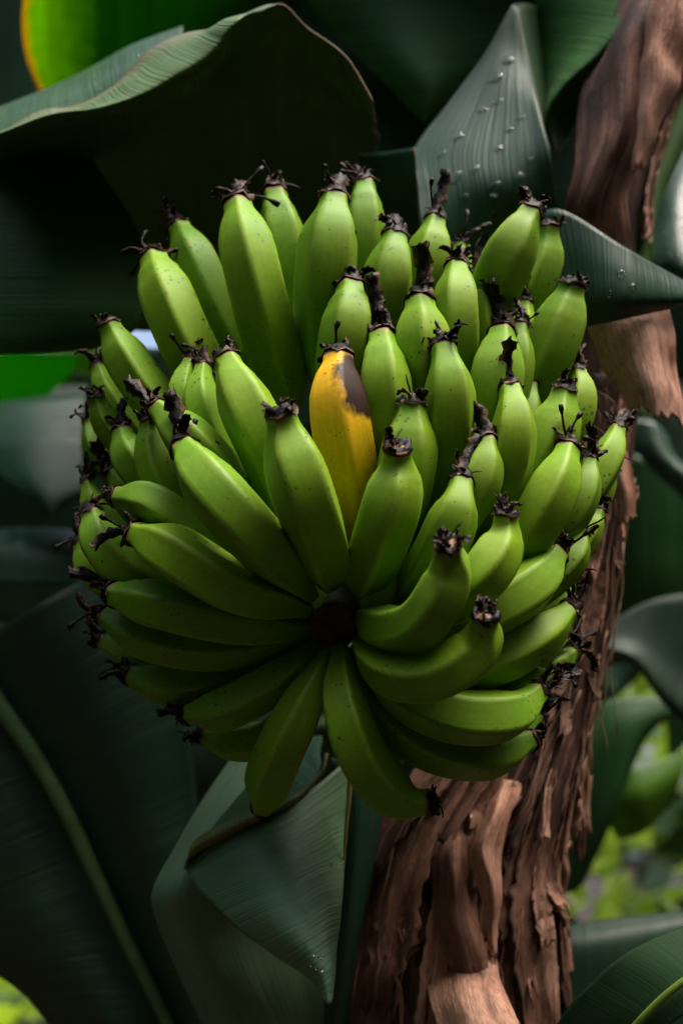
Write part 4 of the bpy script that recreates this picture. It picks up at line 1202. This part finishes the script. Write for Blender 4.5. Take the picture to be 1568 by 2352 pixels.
rowsM2 = [[(-80, 815, 1.88), (60, 808, 1.86), (182, 812, 1.88)], [(-80, 860, 1.98), (60, 860, 1.96), (165, 855, 1.98)], [(-80, 935, 2.1), (30, 935, 2.09), (100, 918, 2.1)]]
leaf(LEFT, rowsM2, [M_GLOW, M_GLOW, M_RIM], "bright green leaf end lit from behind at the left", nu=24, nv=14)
rowsM1 = [[(-60, 935, 1.84), (60, 915, 1.82), (215, 900, 1.84)], [(-60, 1010, 1.76), (80, 1000, 1.73), (240, 1000, 1.76)], [(-10, 1080, 1.71), (90, 1070, 1.68), (260, 1060, 1.71)], [(60, 1135, 1.66), (110, 1130, 1.64), (230, 1110, 1.66)], [(108, 1182, 1.64), (118, 1182, 1.63), (140, 1165, 1.64)]]
lM = leaf(LEFT, rowsM1, [M_GLOSS, M_UNDER, M_RIM], "grey sheened drooping leaf tip left of the lower bananas", nu=26, nv=24, swap=True)
rowsM3 = [[(-60,1218,1.75),(80,1212,1.73),(260,1225,1.75)], [(-60,1260,1.70),(80,1258,1.68),(260,1270,1.70)], [(-60,1340,1.68),(80,1345,1.66),(260,1350,1.68)]]
lM3 = leaf(LEFT, rowsM3, [M_GLOSS, M_UNDER, M_RIM], "wet leaf back catching grey light above the lowest left leaf", nu=24, nv=14)
drops(lM3, rowsM3, [(rr.uniform(.2, .9), rr.uniform(.1, .6)) for _ in range(18)], (0.0015, 0.0035), 9)
rowsQ = [[(-120,1050,1.95),(100,1080,1.92),(420,1100,1.95)], [(-120,1200,1.95),(100,1230,1.92),(420,1250,1.95)], [(-120,1420,1.95),(100,1440,1.92),(420,1460,1.95)]]
leaf(LEFT, rowsQ, [M_LEAF_D, M_UNDER, M_RIM], None, nu=16, nv=16)
# large leaf with a pale midrib, lower left
LM = [(-70,1480),(-20,1590),(75,1730),(150,1860),(215,2000),(285,2150),(345,2270),(420,2420)]
rowsL = []
LR = [(240,1300),(330,1400),(400,1560),(440,1720),(455,1880),(460,2040),(480,2200),(540,2400)]
LL = [(-330,1560),(-300,1700),(-260,1850),(-200,2000),(-130,2130),(-40,2215),(60,2290),(180,2440)]
for (mx, my), (rx, ry), (lx, ly) in zip(LM, LR, LL):
    rowsL.append([(lx, ly, 1.33), ((lx + mx) / 2, (ly + my) / 2, 1.295), (mx, my, 1.31), ((mx + rx) / 2, (my + ry) / 2, 1.275), (rx, ry, 1.30)])
lL = leaf(LEFT, rowsL, [M_LEAF_D, M_UNDER, M_RIM], "large dark leaf with a green midrib hanging at the lower left", nu=40, nv=50, swap=True)
tube("midrib", lL, [P(*q) for q in catmull([(x, y, 1.298) for x, y in LM], 40)], list(np.linspace(0.0085, 0.0055, 40)), M_RIB, 12)
drops(lL, rowsL, [(rr.uniform(.3, .95), rr.uniform(.2, .9)) for _ in range(40)], (0.0008, 0.0018), 10, 40, 50)
# dark leaves behind the bunch
for k, (rows) in enumerate([
    [[(380,560,1.50),(620,520,1.48),(900,430,1.50)], [(374,700,1.50),(620,700,1.48),(950,650,1.50)], [(372,800,1.50),(620,850,1.48),(950,850,1.50)], [(300,1000,1.50),(620,1000,1.48),(950,1000,1.50)]],
    [[(240,805,1.60),(320,800,1.60),(420,800,1.60)], [(190,960,1.60),(300,960,1.60),(480,960,1.60)], [(200,1300,1.60),(320,1300,1.60),(560,1300,1.60)]]]):
    leaf(LEFT, rows, [M_LEAF_D, M_UNDER, M_RIM], None, nu=16, nv=16)

# ------------------------------------------------------------------ neighbouring plant on the right and behind
RIGHT = empty("banana_plant", (1.0, 2.7, 0.0), "neighbouring banana plant with wet leaves showing to the right of the brown trunk", "banana plant")
stem_tube(RIGHT, (1.0, 2.7, -0.05), (0.95, 2.5, 2.2), 0.11, 0.07, M_SHEATH)
rowsE = [[(620,-60,1.55),(800,-60,1.53),(1320,-60,1.55)], [(740,120,1.54),(850,120,1.52),(1320,120,1.55)], [(800,300,1.53),(890,300,1.52),(1320,300,1.55)], [(760,480,1.53),(880,460,1.52),(1320,460,1.55)], [(740,620,1.54),(880,620,1.53),(1330,620,1.56)]]
leaf(RIGHT, rowsE, [M_GLOSS, M_UNDER, M_RIM], "grey blue ribbed leaf behind the top of the bunch", nu=40, nv=30, swap=True)
rowsN1 = [[(1590, 310, 1.74), (1640, 310, 1.74), (1720, 300, 1.76)], [(1500, 430, 1.65), (1570, 420, 1.63), (1720, 420, 1.67)], [(1474, 520, 1.6), (1560, 515, 1.57), (1720, 510, 1.62)], [(1492, 590, 1.55), (1580, 590, 1.53), (1720, 590, 1.57)], [(1575, 650, 1.53), (1620, 660, 1.52), (1720, 660, 1.55)]]
lN1 = leaf(RIGHT, rowsN1, [M_WET, M_UNDER, M_RIM], "wet ribbed leaf beaded with drops right of the dry stalk", nu=30, nv=30, swap=True)
drops(lN1, rowsN1, [(rr.uniform(.05, .7), rr.choice([.35, .45, .55, .65, .75, .85]) + rr.uniform(-.02, .02)) for _ in range(60)], (0.0012, 0.0030), 12)
rowsN2 = [[(1440,960,1.75),(1500,970,1.74),(1530,1000,1.75)], [(1470,1050,1.73),(1520,1040,1.72),(1560,1060,1.73)], [(1540,1120,1.72),(1580,1100,1.71),(1640,1110,1.72)], [(1620,1190,1.72),(1660,1170,1.71),(1700,1170,1.72)]]
lN2 = leaf(RIGHT, rowsN2, [M_WET, M_UNDER, M_RIM], "narrow wet leaf edge shining under the pale sheath flap", nu=16, nv=24)
drops(lN2, rowsN2, [(rr.uniform(.1, .9), rr.uniform(.1, .9)) for _ in range(16)], (0.002, 0.0036), 13)
rowsN3 = [[(1380,1060,1.88),(1480,1050,1.86),(1700,1180,1.88)], [(1360,1250,1.88),(1480,1200,1.85),(1700,1300,1.88)], [(1350,1400,1.88),(1480,1350,1.85),(1700,1420,1.88)], [(1340,1540,1.90),(1480,1520,1.88),(1700,1560,1.90)]]
leaf(RIGHT, rowsN3, [M_LEAF, M_UNDER, M_RIM], "plain green leaf to the right of the trunk at mid height", nu=24, nv=24)
rowsN4 = [[(1395,1440,1.72),(1480,1380,1.74),(1700,1350,1.78)], [(1375,1475,1.66),(1470,1480,1.68),(1700,1520,1.72)], [(1382,1486,1.63),(1460,1518,1.63),(1540,1612,1.63),(1680,1700,1.63)][:3], [(1400,1500,1.66),(1470,1545,1.66),(1680,1720,1.66)]]
rowsN4 = [[(1395,1430,1.66),(1490,1380,1.67),(1590,1360,1.67),(1700,1350,1.67)], [(1380,1470,1.645),(1470,1470,1.65),(1570,1530,1.65),(1700,1580,1.65)], [(1384,1486,1.63),(1460,1518,1.63),(1545,1618,1.63),(1690,1710,1.63)], [(1396,1500,1.65),(1462,1536,1.65),(1545,1640,1.65),(1690,1735,1.65)]]
leaf(RIGHT, rowsN4, [M_LEAF_W, M_UNDER, M_RIM], "curved leaf with a shining wet edge at the right below mid height", nu=30, nv=20)
rowsN5 = [[(1330,1640,2.0),(1440,1600,2.0),(1700,1620,2.02)], [(1320,1740,1.98),(1440,1690,1.97),(1520,1660,2.0)], [(1310,1900,1.97),(1400,1880,1.95),(1440,1790,1.98)], [(1250,2060,1.98),(1330,2040,1.97),(1370,1960,1.98)]]
leaf(RIGHT, rowsN5, [M_LEAF, M_UNDER, M_RIM], None, nu=20, nv=24)
rowsN7 = [[(1340,1830,2.15),(1450,1770,2.12),(1570,1725,2.15)], [(1380,1870,2.13),(1470,1830,2.10),(1565,1780,2.13)], [(1420,1930,2.13),(1480,1910,2.11),(1540,1850,2.13)]]
leaf(RIGHT, rowsN7, [M_BRIGHT, M_LEAF, M_RIM], "fresh green leaf blade in front of the sunlit shrubs on the right", nu=20, nv=14)
rowsN8 = [[(1180,2150,1.5),(1400,2110,1.5),(1700,2080,1.52)], [(1180,2200,1.48),(1400,2180,1.47),(1700,2130,1.5)], [(1180,2400,1.46),(1400,2400,1.46),(1700,2400,1.48)]]
leaf(RIGHT, rowsN8, [M_LEAF_W, M_UNDER, M_RIM], "leaf with grey sheen low down on the right behind the trunk", nu=20, nv=14)
rowsN6 = [[(1240,2440,1.03),(1292,2330,1.02),(1360,2255,1.01),(1450,2182,1.005),(1640,2095,1.01)], [(1330,2460,1.01),(1380,2370,1.00),(1450,2310,.99),(1540,2240,.985),(1660,2170,.99)], [(1440,2480,1.00),(1480,2400,.985),(1530,2360,.975),(1600,2310,.97),(1700,2250,.975)]]
lN6 = leaf(RIGHT, rowsN6, [M_LEAF_S, M_UNDER, M_RIM], "dark leaf with a yellow green midrib rising at the lower right", nu=34, nv=24, swap=False)
tube("midrib", lN6, [P(*q) for q in catmull([(1420,2400,.985),(1490,2322,.977),(1560,2260,.972),(1680,2180,.97)], 20)], [0.0028] * 20, plain("midrib_yellow_green", (0.14, 0.22, 0.03), 0.45), 8)

# ------------------------------------------------------------------ older plant closing the view behind
BACK = empty("banana_plant", (0.15, 3.3, 0.0), "dark banana plant deep in the shade behind the bunch", "banana plant")
stem_tube(BACK, (0.15, 3.3, -0.05), (0.1, 3.1, 2.0), 0.12, 0.08, M_SHEATH)
def blade(plant, a, b, w, d0, d1, sag=40, mats=None, label=None):
    """whole banana leaf: a, b = ends of the midrib in measuring pixels"""
    a = np.array(a, float); b = np.array(b, float)
    t = (b - a) / np.linalg.norm(b - a); nrm = np.array([-t[1], t[0]])
    rows = []
    for f in np.linspace(0, 1, 9):
        hw = w / 2 * (math.sin(math.pi * min(1, f * 0.92 + 0.06)) ** 0.5)
        c = a + (b - a) * f + np.array([0, -sag * math.sin(math.pi * f)])
        d = d0 + (d1 - d0) * f
        rows.append([(*(c + nrm * hw * k), d + 0.10 * abs(k) * w / 600 + (0 if k else 0.02)) for k in (-1, -.5, 0, .5, 1)])
    o = leaf(plant, rows, mats or [M_LEAF_D, M_UNDER, M_RIM], label, nu=22, nv=30, swap=True, wob=0.02, wscale=6)
    tube("midrib", o, [P(r[2][0], r[2][1], r[2][2] - 0.004) for r in rows], list(np.linspace(0.012, 0.004, 9)), M_RIB, 8)
    return o
for a, b, w, d0, d1 in [((760,250),(-160,120),560,2.45,2.25), ((300,470),(-200,600),420,2.5,2.3), ((480,-60),(1750,160),640,2.5,2.3), ((1250,80),(1760,900),520,2.5,2.4),
                        ((1330,700),(1720,1480),480,2.6,2.5), ((1240,1180),(1740,1430),420,2.55,2.35), ((640,1300),(-220,1080),520,2.5,2.3), ((560,1690),(-240,1580),640,2.5,2.3),
                        ((980,1640),(300,1800),560,2.5,2.4), ((940,1800),(380,2420),620,2.5,2.3), ((1010,900),(400,1180),500,2.45,2.4), ((1000,700),(1500,620),560,2.45,2.4), ((1000,1200),(1420,1600),620,2.5,2.4)]:
    blade(BACK, a, b, w, d0, d1)
blade(LEFT, (320,900), (60,850), 150, 2.75, 2.65, 10, [M_BRIGHT, M_BRIGHT, M_RIM])

def added_shade_leaf(plant, base, tip, w, label=None):
    """whole leaf added above the frame for its shade, given in world space"""
    base = Vector(base); tip = Vector(tip)
    ax = (tip - base); L = ax.length; ax.normalize()
    sd = ax.cross(Vector((0, -0.57, 0.82))).normalized(); up = sd.cross(ax)
    if up.z < 0: up = -up
    nu, nv = 13, 30
    A = np.empty((nv, nu, 3))
    for j in range(nv):
        f = j / (nv - 1)
        hw = w / 2 * math.sin(math.pi * min(1, f * 0.93 + 0.05)) ** 0.5
        for i in range(nu):
            x = i / (nu - 1) * 2 - 1
            p = base + ax * L * f + sd * hw * x + up * (0.10 * math.sin(math.pi * f) - 0.05 * abs(x) + 0.02 * nz((x * 3, f * 6, base.x)))
            A[j, i] = p
    du = np.linalg.norm(np.diff(A, axis=1), axis=2).mean(0); dv = np.linalg.norm(np.diff(A, axis=0), axis=2).mean(1)
    V_, F_, MI, UV = sheet_mesh(A, np.r_[0, np.cumsum(du)], np.r_[0, np.cumsum(dv)], True, 0.0012)
    o = mk("leaf", V_, F_, [M_UNDER, M_LEAF, M_RIM], plant, UV, True, MI, label)
    tube("midrib", o, [base + ax * L * f + up * (0.10 * math.sin(math.pi * f) - 0.012) for f in np.linspace(0, 1, 12)], list(np.linspace(0.016, 0.004, 12)), M_RIB, 8)
for b, t, w in [((0.46, 1.46, 2.62), (-0.12, 1.40, 2.60), 0.62), ((0.42, 1.95, 3.00), (-0.15, 1.90, 3.02), 0.66), ((0.5, 2.6, 3.5), (-0.25, 2.5, 3.45), 0.7)]:  # unseen leaves added to shade the leaves behind the bunch
    added_shade_leaf(RIGHT, b, t, w)
for b, t, w in [((-2.0, 1.75, 2.85), (-0.85, 1.70, 2.83), 0.6), ((-1.9, 2.35, 3.3), (-0.7, 2.3, 3.3), 0.66)]:  # unseen too, added for shade on the left
    added_shade_leaf(LEFT, b, t, w)

# ------------------------------------------------------------------ shrubs ahead, and an added ring out of view
def shrub_ring():
    r_ = random.Random(3)
    def mass(name, label, n, azr, rr_, zr, size, mat):
        vs, fs = [], []
        for _ in range(n):
            az = r_.uniform(*azr); R = r_.uniform(*rr_); z = r_.uniform(*zr)
            z *= 0.85 + 0.15 * math.sin(az * 7) + 0.1 * math.sin(az * 17 + 1)
            c = Vector((R * math.sin(az), R * math.cos(az), max(0.02, z)))
            d = Vector((r_.gauss(0, 1), r_.gauss(0, 1), r_.gauss(0, 0.7) - 0.3)).normalized()
            s = d.orthogonal().normalized()
            s = Matrix.Rotation(r_.uniform(0, 6.28), 3, d) @ s
            L = r_.uniform(*size); w = L * r_.uniform(0.22, 0.38)
            nn = d.cross(s)
            o = len(vs)
            vs += [c, c + d * L * .45 + s * w + nn * L * .06, c + d * L * .5 - nn * L * .02, c + d * L * .45 - s * w + nn * L * .06, c + d * L - nn * L * .12]
            fs += [(o, o + 1, o + 2), (o, o + 2, o + 3), (o + 1, o + 4, o + 2), (o + 2, o + 4, o + 3)]
        mi = []
        for _ in range(n): mi += [r_.choices(range(len(mat)), [2, 2, 5][:len(mat)])[0]] * 4
        ob = mk(name, vs, fs, mat, None, midx=mi)
        ob["kind"] = "stuff"; ob["label"] = label; ob["category"] = "shrubs"
    mass("shrubs", "far mass of yellow green garden shrubs seen through gaps in the leaves", 5200, (-0.6, 0.6), (3.4, 5.2), (0, 2.6), (0.10, 0.24), [M_LEAF_D, M_LEAF, M_SHRUB])
    mass("light_block_shrubs", "added mass of tall bushes out of view that blocks low sky light", 30000, (0.5, 2 * math.pi - 0.5), (3.4, 5.4), (0, 6.0), (0.22, 0.5), [M_LEAF])  # added outside the view to keep low light off the fruit
shrub_ring()
